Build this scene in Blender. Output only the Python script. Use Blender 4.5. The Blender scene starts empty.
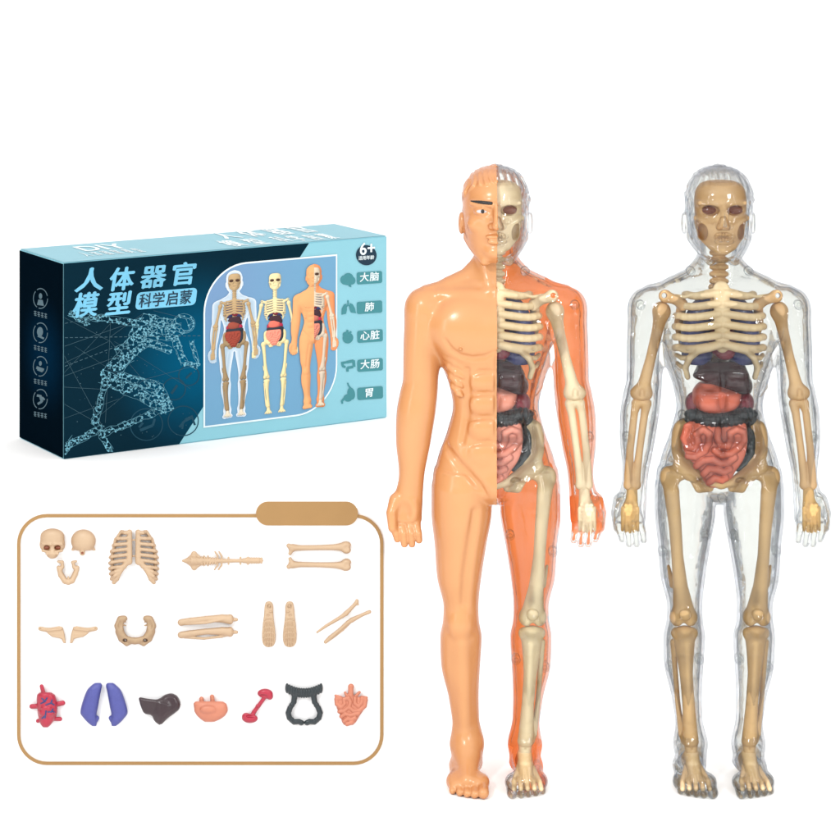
import bpy, bmesh, math, random
import numpy as np
from mathutils import Vector, Matrix

random.seed(7)
rng = np.random.default_rng(7)
scene = bpy.context.scene
COL = scene.collection
PX = 0.01                      # one photo pixel at the figures' distance
F_PX, HORIZON, EYE = 2455.0, -100.0, 877.0
scene.unit_settings.scale_length = 0.0547

# ------------------------------------------------------------------ materials
def rgb(r, g, b):
    f = lambda c: (c / 255 / 12.92) if c / 255 <= 0.04045 else ((c / 255 + 0.055) / 1.055) ** 2.4
    return (f(r), f(g), f(b), 1)

def new_mat(name):
    m = bpy.data.materials.new(name)
    m.use_nodes = True
    nt = m.node_tree
    nt.nodes.clear()
    return m, nt, nt.nodes, nt.links

def plastic(name, col, rough=0.35, var=0.12, scale=3.0, bump=0.02, bscale=60.0, sss=0.0, spec=0.5, edge=None, coat=0.0):
    m, nt, N, L = new_mat(name)
    out = N.new('ShaderNodeOutputMaterial')
    p = N.new('ShaderNodeBsdfPrincipled')
    L.new(p.outputs[0], out.inputs[0])
    tc = N.new('ShaderNodeTexCoord')
    nz = N.new('ShaderNodeTexNoise')
    nz.inputs['Scale'].default_value = scale
    nz.inputs['Detail'].default_value = 4
    L.new(tc.outputs['Object'], nz.inputs['Vector'])
    r = N.new('ShaderNodeValToRGB')
    c = np.array(col[:3])
    r.color_ramp.elements[0].position = 0.3
    r.color_ramp.elements[1].position = 0.7
    r.color_ramp.elements[0].color = (*(c * (1 - var)), 1)
    r.color_ramp.elements[1].color = (*np.minimum(c * (1 + var * 0.6), 1), 1)
    L.new(nz.outputs['Fac'], r.inputs[0])
    if edge is not None:  # form shading painted into the base colour: surfaces turning away go to the edge tone
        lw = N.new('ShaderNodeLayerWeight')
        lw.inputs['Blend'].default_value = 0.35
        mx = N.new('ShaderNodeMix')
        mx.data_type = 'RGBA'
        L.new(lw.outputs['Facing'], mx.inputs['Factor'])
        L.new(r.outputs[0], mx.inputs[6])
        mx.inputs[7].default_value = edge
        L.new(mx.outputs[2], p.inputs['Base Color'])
    else:
        L.new(r.outputs[0], p.inputs['Base Color'])
    p.inputs['Roughness'].default_value = rough
    p.inputs['Specular IOR Level'].default_value = spec
    if coat:
        p.inputs['Coat Weight'].default_value = coat
        p.inputs['Coat Roughness'].default_value = 0.08
    if sss:
        p.inputs['Subsurface Weight'].default_value = sss
        p.inputs['Subsurface Radius'].default_value = (0.08, 0.03, 0.015)
    nb = N.new('ShaderNodeTexNoise')
    nb.inputs['Scale'].default_value = bscale
    L.new(tc.outputs['Object'], nb.inputs['Vector'])
    b = N.new('ShaderNodeBump')
    b.inputs['Strength'].default_value = bump * 5
    b.inputs['Distance'].default_value = 0.01
    L.new(nb.outputs['Fac'], b.inputs['Height'])
    L.new(b.outputs[0], p.inputs['Normal'])
    return m

def clear_plastic(name, t=1.0, wave=0.45, gloss=0.66):
    m, nt, N, L = new_mat(name)
    out = N.new('ShaderNodeOutputMaterial')
    tc = N.new('ShaderNodeTexCoord')
    nb = N.new('ShaderNodeTexNoise')
    nb.inputs['Scale'].default_value = 4.5
    nb.inputs['Detail'].default_value = 2.0
    L.new(tc.outputs['Object'], nb.inputs['Vector'])
    b = N.new('ShaderNodeBump')
    b.inputs['Strength'].default_value = wave
    b.inputs['Distance'].default_value = 0.06
    L.new(nb.outputs['Fac'], b.inputs['Height'])
    lw = N.new('ShaderNodeLayerWeight')
    lw.inputs['Blend'].default_value = 0.5
    L.new(b.outputs[0], lw.inputs['Normal'])
    ramp = N.new('ShaderNodeValToRGB')
    cr = ramp.color_ramp
    cr.elements[0].position = 0.0
    cr.elements[0].color = (0.902 * t, 0.909 * t, 0.898 * t, 1)
    cr.elements[1].position = 1.0
    cr.elements[1].color = (0.24, 0.25, 0.27, 1)
    e = cr.elements.new(0.50); e.color = (0.89 * t, 0.898 * t, 0.89 * t, 1)
    e = cr.elements.new(0.80); e.color = (0.75 * t, 0.762 * t, 0.775 * t, 1)
    L.new(lw.outputs['Facing'], ramp.inputs[0])
    tr = N.new('ShaderNodeBsdfTransparent')
    L.new(ramp.outputs[0], tr.inputs[0])
    gl = N.new('ShaderNodeBsdfGlossy')
    gl.inputs['Roughness'].default_value = 0.025
    gl.inputs['Color'].default_value = (0.95, 0.96, 1, 1)
    L.new(b.outputs[0], gl.inputs['Normal'])
    fr = N.new('ShaderNodeFresnel')
    fr.inputs['IOR'].default_value = 1.42
    L.new(b.outputs[0], fr.inputs['Normal'])
    mx = N.new('ShaderNodeMixShader')
    cl = N.new('ShaderNodeMath'); cl.operation = 'MULTIPLY'; cl.inputs[1].default_value = gloss
    L.new(fr.outputs[0], cl.inputs[0])
    L.new(cl.outputs[0], mx.inputs[0])
    L.new(tr.outputs[0], mx.inputs[1])
    L.new(gl.outputs[0], mx.inputs[2])
    L.new(mx.outputs[0], out.inputs[0])
    return m

def white_paper(name, v=0.9):
    m, nt, N, L = new_mat(name)
    out = N.new('ShaderNodeOutputMaterial')
    p = N.new('ShaderNodeBsdfPrincipled')
    tc = N.new('ShaderNodeTexCoord')
    nz = N.new('ShaderNodeTexNoise')
    nz.inputs['Scale'].default_value = 8
    L.new(tc.outputs['Object'], nz.inputs['Vector'])
    r = N.new('ShaderNodeValToRGB')
    r.color_ramp.elements[0].color = (v * 0.99, v * 0.99, v * 0.99, 1)
    r.color_ramp.elements[1].color = (v, v, v, 1)
    L.new(nz.outputs['Fac'], r.inputs[0])
    L.new(r.outputs[0], p.inputs['Base Color'])
    p.inputs['Roughness'].default_value = 0.9
    p.inputs['Specular IOR Level'].default_value = 0.1
    L.new(p.outputs[0], out.inputs[0])
    return m

def attr_mat(name):
    """printed picture: ink colour stored per point"""
    m, nt, N, L = new_mat(name)
    out = N.new('ShaderNodeOutputMaterial')
    p = N.new('ShaderNodeBsdfPrincipled')
    a = N.new('ShaderNodeAttribute')
    a.attribute_name = 'ink'
    L.new(a.outputs['Color'], p.inputs['Base Color'])
    p.inputs['Roughness'].default_value = 0.45
    p.inputs['Specular IOR Level'].default_value = 0.25
    L.new(p.outputs[0], out.inputs[0])
    return m

def grad_mat(name, c0, c1, centre, radius, rough=0.4):
    """box print: c0 away from, c1 near a glow centre in object space"""
    m, nt, N, L = new_mat(name)
    out = N.new('ShaderNodeOutputMaterial')
    p = N.new('ShaderNodeBsdfPrincipled')
    tc = N.new('ShaderNodeTexCoord')
    vm = N.new('ShaderNodeVectorMath'); vm.operation = 'DISTANCE'
    vm.inputs[1].default_value = centre
    L.new(tc.outputs['Object'], vm.inputs[0])
    mr = N.new('ShaderNodeMapRange')
    mr.inputs['From Max'].default_value = radius
    mr.interpolation_type = 'SMOOTHSTEP'
    L.new(vm.outputs['Value'], mr.inputs['Value'])
    mx = N.new('ShaderNodeMix'); mx.data_type = 'RGBA'
    L.new(mr.outputs[0], mx.inputs['Factor'])
    mx.inputs[6].default_value = c1
    mx.inputs[7].default_value = c0
    L.new(mx.outputs[2], p.inputs['Base Color'])
    p.inputs['Roughness'].default_value = rough
    p.inputs['Specular IOR Level'].default_value = 0.0
    L.new(p.outputs[0], out.inputs[0])
    return m

def K(c, k):
    k *= 0.68
    return (c[0] * k, c[1] * k, c[2] * k, 1)
EXPO = 1.58                    # the white set is over-lit, so base colours sit lower than the picture's

M = {}
M['white'] = white_paper('white_paper', 0.965)
M['board'] = white_paper('white_board', 0.86)
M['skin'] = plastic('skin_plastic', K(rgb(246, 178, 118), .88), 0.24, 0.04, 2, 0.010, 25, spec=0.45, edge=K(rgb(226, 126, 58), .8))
M['skin_in'] = plastic('skin_plastic_inside', (1.0, 0.37, 0.10, 1), 0.28, 0.06, 2, 0.02, 12)
def thin_plastic(name, col):
    m, nt, N, L = new_mat(name)
    out = N.new('ShaderNodeOutputMaterial')
    p = N.new('ShaderNodeBsdfPrincipled'); p.inputs['Base Color'].default_value = col; p.inputs['Roughness'].default_value = 0.25
    t = N.new('ShaderNodeBsdfTranslucent'); 
    tc = N.new('ShaderNodeTexCoord'); nz = N.new('ShaderNodeTexNoise'); nz.inputs['Scale'].default_value = 2.0; L.new(tc.outputs['Object'], nz.inputs['Vector'])
    r = N.new('ShaderNodeValToRGB'); c = np.array(col[:3])
    r.color_ramp.elements[0].position = .35; r.color_ramp.elements[1].position = .65
    r.color_ramp.elements[0].color = (*(c * .92), 1); r.color_ramp.elements[1].color = (*c, 1)
    L.new(nz.outputs['Fac'], r.inputs[0]); L.new(r.outputs[0], t.inputs[0])
    mx = N.new('ShaderNodeMixShader'); mx.inputs[0].default_value = 0.55
    L.new(p.outputs[0], mx.inputs[1]); L.new(t.outputs[0], mx.inputs[2]); L.new(mx.outputs[0], out.inputs[0])
    return m
M['skin_thin'] = thin_plastic('thin_orange_plastic', (1.0, 0.30, 0.095, 1))
M['clear'] = clear_plastic('clear_plastic')
M['clear_light'] = clear_plastic('clear_plastic_light', 1.085, 0.4, 0.72)
M['clear_boss'] = clear_plastic('clear_boss', 1.10, 0.1, 0.3)
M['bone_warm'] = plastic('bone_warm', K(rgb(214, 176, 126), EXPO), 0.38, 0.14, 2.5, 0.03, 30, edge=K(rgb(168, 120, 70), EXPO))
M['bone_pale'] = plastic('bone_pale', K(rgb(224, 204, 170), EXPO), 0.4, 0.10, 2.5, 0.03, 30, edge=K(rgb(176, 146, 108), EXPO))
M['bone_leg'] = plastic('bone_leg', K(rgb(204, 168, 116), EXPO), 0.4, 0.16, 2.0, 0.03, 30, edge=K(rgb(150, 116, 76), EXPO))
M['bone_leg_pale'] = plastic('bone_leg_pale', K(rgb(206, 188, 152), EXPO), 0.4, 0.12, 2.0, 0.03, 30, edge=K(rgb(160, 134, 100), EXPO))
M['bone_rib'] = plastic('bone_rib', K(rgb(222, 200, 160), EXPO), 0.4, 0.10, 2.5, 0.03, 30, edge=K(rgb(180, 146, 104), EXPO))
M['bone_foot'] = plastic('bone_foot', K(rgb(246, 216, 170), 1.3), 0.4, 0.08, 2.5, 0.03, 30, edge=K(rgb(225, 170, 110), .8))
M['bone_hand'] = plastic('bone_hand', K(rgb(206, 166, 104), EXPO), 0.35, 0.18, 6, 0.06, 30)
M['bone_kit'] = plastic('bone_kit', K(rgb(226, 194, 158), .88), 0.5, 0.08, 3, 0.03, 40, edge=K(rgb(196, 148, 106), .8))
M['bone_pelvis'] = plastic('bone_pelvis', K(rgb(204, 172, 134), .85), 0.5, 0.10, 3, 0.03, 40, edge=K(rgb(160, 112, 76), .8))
M['socket'] = plastic('socket_brown', K(rgb(120, 62, 38), EXPO), 0.4)
M['liver_kit'] = plastic('liver_kit', K(rgb(66, 46, 52), .85), 0.3, 0.2, 4)
M['liver'] = plastic('liver_plastic', K(rgb(80, 42, 46), .8), 0.25, 0.2, 4, spec=0.3)
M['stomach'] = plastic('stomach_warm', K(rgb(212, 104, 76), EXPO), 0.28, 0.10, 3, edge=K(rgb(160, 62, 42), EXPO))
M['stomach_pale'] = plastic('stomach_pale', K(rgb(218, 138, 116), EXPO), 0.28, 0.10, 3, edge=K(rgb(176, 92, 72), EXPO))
M['gut'] = plastic('gut_warm', K(rgb(212, 106, 78), EXPO), 0.3, 0.10, 3, edge=K(rgb(110, 34, 22), EXPO))  # very dark edge tone paints shade into the crevices between coils
M['gut_pale'] = plastic('gut_pale', K(rgb(216, 134, 114), EXPO), 0.3, 0.10, 3, edge=K(rgb(134, 58, 46), EXPO))  # crevice shade again put into the edge colour
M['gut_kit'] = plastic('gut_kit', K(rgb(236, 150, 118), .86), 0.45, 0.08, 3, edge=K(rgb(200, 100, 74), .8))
M['colon'] = plastic('colon_plastic', K(rgb(44, 58, 64), .75), 0.3, 0.15, 4)
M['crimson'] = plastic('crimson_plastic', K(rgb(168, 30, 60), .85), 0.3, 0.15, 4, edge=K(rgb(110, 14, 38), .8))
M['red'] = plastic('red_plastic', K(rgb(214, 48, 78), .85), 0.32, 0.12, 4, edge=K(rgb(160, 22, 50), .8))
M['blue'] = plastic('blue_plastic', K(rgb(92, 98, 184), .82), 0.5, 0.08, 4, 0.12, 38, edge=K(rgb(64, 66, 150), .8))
M['navy'] = plastic('navy_plastic', K(rgb(50, 58, 120), 1.1), 0.3, 0.15, 4)
M['tan'] = plastic('tan_paint', K(rgb(198, 152, 90), .76), 0.6, 0.03, 3, 0.01)
M['black'] = plastic('black_paint', rgb(24, 18, 16), 0.4, 0.05)
M['eyewhite'] = plastic('eye_white', K(rgb(240, 236, 236), .85), 0.25, 0.02)
M['lightblue'] = plastic('light_blue_board', K(rgb(144, 203, 217), 1.28), 0.42, 0.02, 1.5, 0.006, 30, spec=0.25)
M['topblue'] = plastic('top_blue_board', K(rgb(140, 200, 216), 1.12), 0.42, 0.02, 1.5, 0.006, 30, spec=0.2)
M['teal'] = plastic('teal_ink', K(rgb(74, 148, 156), 1.15), 0.45, 0.03, spec=0.25)
M['inkwhite'] = plastic('white_ink', K(rgb(235, 247, 250), 1.35), 0.45, 0.02, spec=0.25)
M['inkpale'] = plastic('pale_ink', K(rgb(150, 205, 215), .8), 0.45, 0.02, spec=0.25)
M['inkcyan'] = plastic('cyan_ink', K(rgb(126, 206, 240), 1.15), 0.45, 0.15, 1.2, spec=0.25)
M['inkline'] = plastic('line_ink', K(rgb(124, 194, 216), 1.05), 0.45, 0.35, 2.0, spec=0.25)
M['inkfaint'] = plastic('faint_ink', K(rgb(20, 84, 108), .8), 0.45, 0.15, spec=0.2)
M['inkgrey'] = plastic('grey_ink', K(rgb(84, 124, 140), .8), 0.45, 0.15, spec=0.2)
M['navyink'] = plastic('navy_ink', rgb(22, 48, 66), 0.45, 0.05, spec=0.25)
M['panel'] = grad_mat('panel_blue_ink', K(rgb(122, 172, 206), 1.2), K(rgb(128, 162, 202), 1.2), (2.4, 0, 2.6), 2.2)
M['front'] = grad_mat('front_navy_ink', K(rgb(18, 50, 66), .9), K(rgb(10, 100, 138), .95), (2.35, 0, 1.35), 1.75)
M['end'] = grad_mat('end_navy_ink', K(rgb(6, 22, 34), .8), K(rgb(6, 46, 74), .8), (0, 0.75, 1.5), 1.1)
M['ink'] = attr_mat('picture_ink')

# ------------------------------------------------------------------ field sculpting
def sm(a, b, k):
    if k <= 0: return np.minimum(a, b)
    h = np.maximum(k - np.abs(a - b), 0) / k
    return np.minimum(a, b) - h * h * k * 0.25

class Sculpt:
    def __init__(s): s.p = []
    def add(s, fn, lo, hi, k=0, op='u'): s.p.append((op, fn, np.array(lo, float), np.array(hi, float), k)); return s
    def ell(s, c, r, k=2, op='u'):
        c = np.array(c, float); r = np.array(r, float)
        def fn(x, y, z):
            px, py, pz = x - c[0], y - c[1], z - c[2]
            k0 = np.sqrt((px / r[0]) ** 2 + (py / r[1]) ** 2 + (pz / r[2]) ** 2)
            k1 = np.sqrt((px / r[0] ** 2) ** 2 + (py / r[1] ** 2) ** 2 + (pz / r[2] ** 2) ** 2) + 1e-6
            return k0 * (k0 - 1) / k1
        return s.add(fn, c - r, c + r, k, op)
    def cone(s, a, b, ra, rb=None, k=2, op='u', sq=1.0):
        rb = ra if rb is None else rb
        a = np.array(a, float); b = np.array(b, float); d = b - a; dd = max(d @ d, 1e-6)
        def fn(x, y, z):
            px, py, pz = x - a[0], y - a[1], z - a[2]
            t = np.clip((px * d[0] + py * d[1] + pz * d[2]) / dd, 0, 1)
            return np.sqrt((px - t * d[0]) ** 2 + ((py - t * d[1]) * sq) ** 2 + (pz - t * d[2]) ** 2) - (ra + (rb - ra) * t)
        m = max(ra, rb)
        return s.add(fn, np.minimum(a, b) - m, np.maximum(a, b) + m, k, op)
    def poly(s, pts, y0, h, r, k=2, tilt=(0, 0), op='u', soft=0):
        """a rounded slab cut to an x-z outline, tilted by tilt per px in x and z"""
        P = np.array(pts, float)
        for _ in range(soft):
            nx = np.roll(P, -1, 0); P = np.stack([P * .8 + nx * .2, P * .2 + nx * .8], 1).reshape(-1, 2)
        c = P.mean(0)
        def fn(x, y, z):
            x = x + 0 * z; z = z + 0 * x
            d = np.full(x.shape, 1e9); inside = np.zeros(x.shape, bool)
            for a, b in zip(P, np.roll(P, -1, 0)):
                e = b - a; wx, wz = x - a[0], z - a[1]
                t = np.clip((wx * e[0] + wz * e[1]) / (e @ e), 0, 1)
                d = np.minimum(d, (wx - e[0] * t) ** 2 + (wz - e[1] * t) ** 2)
                cr = ((a[1] > z) != (b[1] > z)) & (x < (b[0] - a[0]) * (z - a[1]) / (b[1] - a[1] + 1e-9) + a[0])
                inside ^= cr
            d = np.where(inside, -np.sqrt(d), np.sqrt(d)) + r
            yy = np.abs(y - (y0 + tilt[0] * (x - c[0]) + tilt[1] * (z - c[1]))) - h + r
            return np.sqrt(np.maximum(d, 0) ** 2 + np.maximum(yy, 0) ** 2) + np.minimum(np.maximum(d, yy), 0) - r
        ext = np.abs(P - c).max(0); g = abs(tilt[0]) * ext[0] + abs(tilt[1]) * ext[1]
        return s.add(fn, (P[:, 0].min(), y0 - h - g, P[:, 1].min()), (P[:, 0].max(), y0 + h + g, P[:, 1].max()), k, op)
    def chain(s, pts, k=2, op='u', sq=1.0):
        P = np.array([p[:4] for p in pts], float)
        def fn(x, y, z):
            best = None
            for a, b in zip(P[:-1], P[1:]):
                d = b[:3] - a[:3]; dd = max(d @ d, 1e-6)
                px, py, pz = x - a[0], y - a[1], z - a[2]
                t = np.clip((px * d[0] + py * d[1] + pz * d[2]) / dd, 0, 1)
                v = np.sqrt((px - t * d[0]) ** 2 + ((py - t * d[1]) * sq) ** 2 + (pz - t * d[2]) ** 2) - (a[3] + (b[3] - a[3]) * t)
                best = v if best is None else sm(best, v, 0.5)
            return best
        return s.add(fn, (P[:, :3] - P[:, 3:]).min(0), (P[:, :3] + P[:, 3:]).max(0), k, op)
    def loft(s, rows, k=2, op='u', n=2.0):
        """rows: z, cx, cy, a, b"""
        R = np.array(sorted(rows), float)
        # densify with a monotone-ish cubic (Catmull-Rom) so the outline is round
        zz = np.linspace(R[0, 0], R[-1, 0], max(60, len(R) * 12))
        out = [zz]
        dz = np.diff(R[:, 0])
        for c in range(1, 5):
            v = R[:, c]; sl = np.diff(v) / dz
            m = np.zeros(len(v)); m[0] = sl[0]; m[-1] = sl[-1]
            for i in range(1, len(v) - 1):
                m[i] = 0 if sl[i - 1] * sl[i] <= 0 else 2 * sl[i - 1] * sl[i] / (sl[i - 1] + sl[i])
            i = np.clip(np.searchsorted(R[:, 0], zz, 'right') - 1, 0, len(v) - 2)
            t = (zz - R[i, 0]) / dz[i]
            out.append((2*t**3-3*t**2+1)*v[i] + (t**3-2*t**2+t)*dz[i]*m[i] + (-2*t**3+3*t**2)*v[i+1] + (t**3-t**2)*dz[i]*m[i+1])
        T = out
        def par(z): return [np.interp(z, zz, T[c]) for c in range(1, 5)]
        def fn(x, y, z):
            cx, cy, a, b = par(z)
            m = ((np.abs(x - cx) / a) ** n + (np.abs(y - cy) / b) ** n) ** (1 / n)
            d = (m - 1) * np.minimum(a, b)
            dz_ = np.maximum(np.maximum(zz[0] - z, z - zz[-1]), 0)
            return np.where(dz_ > 0, np.sqrt(np.maximum(d, 0) ** 2 + dz_ ** 2), d)
        s.par = par
        lo = [(R[:, 1] - R[:, 3]).min(), (R[:, 2] - R[:, 4]).min(), R[0, 0]]
        hi = [(R[:, 1] + R[:, 3]).max(), (R[:, 2] + R[:, 4]).max(), R[-1, 0]]
        s.add(fn, lo, hi, k, op)
        return fn, par
    def bounds(s):
        L = np.min([p[2] for p in s.p if p[0] == 'u'], axis=0); H = np.max([p[3] for p in s.p if p[0] == 'u'], axis=0)
        return L, H
    def evaluate(s, xs, ys, zs):
        Fd = np.full((len(xs), len(ys), len(zs)), 40.0, np.float32)
        ax = [np.asarray(a, np.float32) for a in (xs, ys, zs)]
        for op, fn, lo, hi, k in s.p:
            mg = 6 + k
            sl = []
            for a, l, h in zip(ax, lo, hi):
                i0, i1 = np.searchsorted(a, l - mg), np.searchsorted(a, h + mg)
                sl.append(slice(i0, i1))
            if any(q.stop - q.start < 1 for q in sl): continue
            X = ax[0][sl[0]][:, None, None]; Y = ax[1][sl[1]][None, :, None]; Z = ax[2][sl[2]][None, None, :]
            sl = tuple(sl)
            cur = Fd[sl]
            if op == 'd':
                Fd[sl] = cur + fn(X, Y, Z); continue
            v = fn(X, Y, Z).astype(np.float32)
            v = np.broadcast_to(v, cur.shape)
            if op == 'u': Fd[sl] = sm(cur, v, k)
            elif op == 's': Fd[sl] = -sm(-cur, v, k)
            elif op == 'i': Fd[sl] = -sm(-cur, -v, k)
        return Fd
    def mesh(s, h=0.8, axes=None, levels=(0.0,)):
        if axes is None:
            L, H = s.bounds()
            axes = [np.arange(l - 3 * h - 1, u + 3 * h + 1.01, h) for l, u in zip(L, H)]
        Fd = s.evaluate(*axes)
        r = [nets(Fd - (lv(*axes) if callable(lv) else lv), *axes) for lv in levels]
        return r[0] if len(levels) == 1 else r

def nets(Fd, xs, ys, zs):
    S = Fd < 0
    c = np.zeros(tuple(n - 1 for n in S.shape), np.uint8)
    offs = [(i, j, k) for i in (0, 1) for j in (0, 1) for k in (0, 1)]
    n0, n1, n2 = S.shape
    for i, j, k in offs:
        c += S[i:n0 - 1 + i, j:n1 - 1 + j, k:n2 - 1 + k]
    act = (c > 0) & (c < 8)
    I = np.argwhere(act)
    P = np.zeros((len(I), 3)); cnt = np.zeros(len(I))
    for a in offs:
        for ax in range(3):
            if a[ax]: continue
            b = list(a); b[ax] = 1
            fa = Fd[I[:, 0] + a[0], I[:, 1] + a[1], I[:, 2] + a[2]]
            fb = Fd[I[:, 0] + b[0], I[:, 1] + b[1], I[:, 2] + b[2]]
            m = (fa < 0) != (fb < 0)
            t = np.where(m, fa / np.where(m, fa - fb, 1), 0)
            p = np.array(a, float)[None, :].repeat(len(I), 0)
            p[:, ax] += t
            P[m] += p[m]; cnt[m] += 1
    P /= cnt[:, None]
    V = np.empty_like(P)
    for ax, A in enumerate((xs, ys, zs)):
        A = np.asarray(A)
        V[:, ax] = A[I[:, ax]] + P[:, ax] * (A[I[:, ax] + 1] - A[I[:, ax]])
    idm = np.full(act.shape, -1, np.int32); idm[act] = np.arange(len(I))
    Q = []
    for ax in range(3):
        sl0 = [slice(1, -1)] * 3; sl1 = [slice(1, -1)] * 3
        sl0[ax] = slice(0, -1); sl1[ax] = slice(1, None)
        A, B = S[tuple(sl0)], S[tuple(sl1)]
        W = np.argwhere(A != B)
        if not len(W): continue
        flip = A[W[:, 0], W[:, 1], W[:, 2]]
        e = W.copy()
        u, v = [(1, 2), (2, 0), (0, 1)][ax]
        e[:, u] += 1; e[:, v] += 1
        def g(du, dv):
            q = e.copy(); q[:, u] += du; q[:, v] += dv
            return idm[q[:, 0], q[:, 1], q[:, 2]]
        q = np.stack([g(-1, -1), g(0, -1), g(0, 0), g(-1, 0)], 1)
        q[~flip] = q[~flip][:, ::-1]
        Q.append(q)
    return V, np.concatenate(Q)

def clip(V, T, sc):
    """split triangles by the sign of sc; returns (V, T_pos, T_neg)"""
    pos = sc[T] > 0; n = pos.sum(1)
    tp, tn = [T[n == 3]], [T[n == 0]]
    nv = []; base = len(V); cache = {}
    def mid(a, b):
        key = (a, b) if a < b else (b, a)
        if key not in cache:
            t = sc[key[0]] / (sc[key[0]] - sc[key[1]])
            nv.append(V[key[0]] + t * (V[key[1]] - V[key[0]])); cache[key] = base + len(nv) - 1
        return cache[key]
    A, B = [], []
    for tri in T[(n == 1) | (n == 2)]:
        p = sc[tri] > 0
        lone = p.sum() == 1
        i = int(np.argmax(p)) if lone else int(np.argmin(p))
        a, b, c = int(tri[i]), int(tri[(i + 1) % 3]), int(tri[(i + 2) % 3])
        ab, ac = mid(a, b), mid(a, c)
        one = [(a, ab, ac)]; two = [(ab, b, c), (ab, c, ac)]
        (A if lone else B).extend(one); (B if lone else A).extend(two)
    if A: tp.append(np.array(A))
    if B: tn.append(np.array(B))
    V2 = np.vstack([V, np.array(nv).reshape(-1, 3)]) if nv else V
    return V2, np.concatenate(tp), np.concatenate(tn)

def tris(Q): return np.concatenate([Q[:, [0, 1, 2]], Q[:, [0, 2, 3]]])

def compact(V, T):
    u, inv = np.unique(T, return_inverse=True)
    return V[u], inv.reshape(T.shape)

def to_mesh(name, V, Fc, mats, smooth=True, scale=PX):
    me = bpy.data.meshes.new(name)
    V = np.asarray(V, np.float32) * scale
    n = Fc.shape[1]
    me.vertices.add(len(V)); me.vertices.foreach_set('co', V.ravel())
    me.loops.add(Fc.size); me.loops.foreach_set('vertex_index', Fc.astype(np.int32).ravel())
    me.polygons.add(len(Fc))
    me.polygons.foreach_set('loop_start', np.arange(0, Fc.size, n, dtype=np.int32))
    me.polygons.foreach_set('loop_total', np.full(len(Fc), n, np.int32))
    me.polygons.foreach_set('use_smooth', np.full(len(Fc), smooth, bool))
    for m in (mats if isinstance(mats, list) else [mats]): me.materials.append(m)
    me.update(calc_edges=True); me.validate()
    return me

# ------------------------------------------------------------------ scene graph helpers
def tag(o, label=None, cat=None, group=None, kind=None):
    if label: o['label'] = label
    if cat: o['category'] = cat
    if group: o['group'] = group
    if kind: o['kind'] = kind
    return o
def empty(name, loc, rz=0):
    o = bpy.data.objects.new(name, None); COL.objects.link(o)
    o.location = loc; o.rotation_euler = (0, 0, rz); o.empty_display_size = 0.2
    return o
def link(name, me, parent=None, mat=None):
    o = bpy.data.objects.new(name, me); COL.objects.link(o)
    if parent: o.parent = parent
    if mat is not None:                      # same mesh data, another material on this object
        o.material_slots[0].link = 'OBJECT'; o.material_slots[0].material = mat
    return o

# ------------------------------------------------------------------ figure anatomy, in photo pixels (x right of the body axis, y away from the viewer, z up)
def V(x, py, y=0.0):
    return (x, y, EYE - (py - HORIZON) * (1 + y / F_PX))
def Z(py): return 777.0 - py

def surf_y(x, z, start=-80.0, S=None):
    ys = np.arange(start, 30, 0.25)
    Fd = (S or BODY).evaluate(np.array([x]), ys, np.array([z]))[0, :, 0]
    i = np.argmax(Fd < 0)
    return ys[i]

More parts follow.
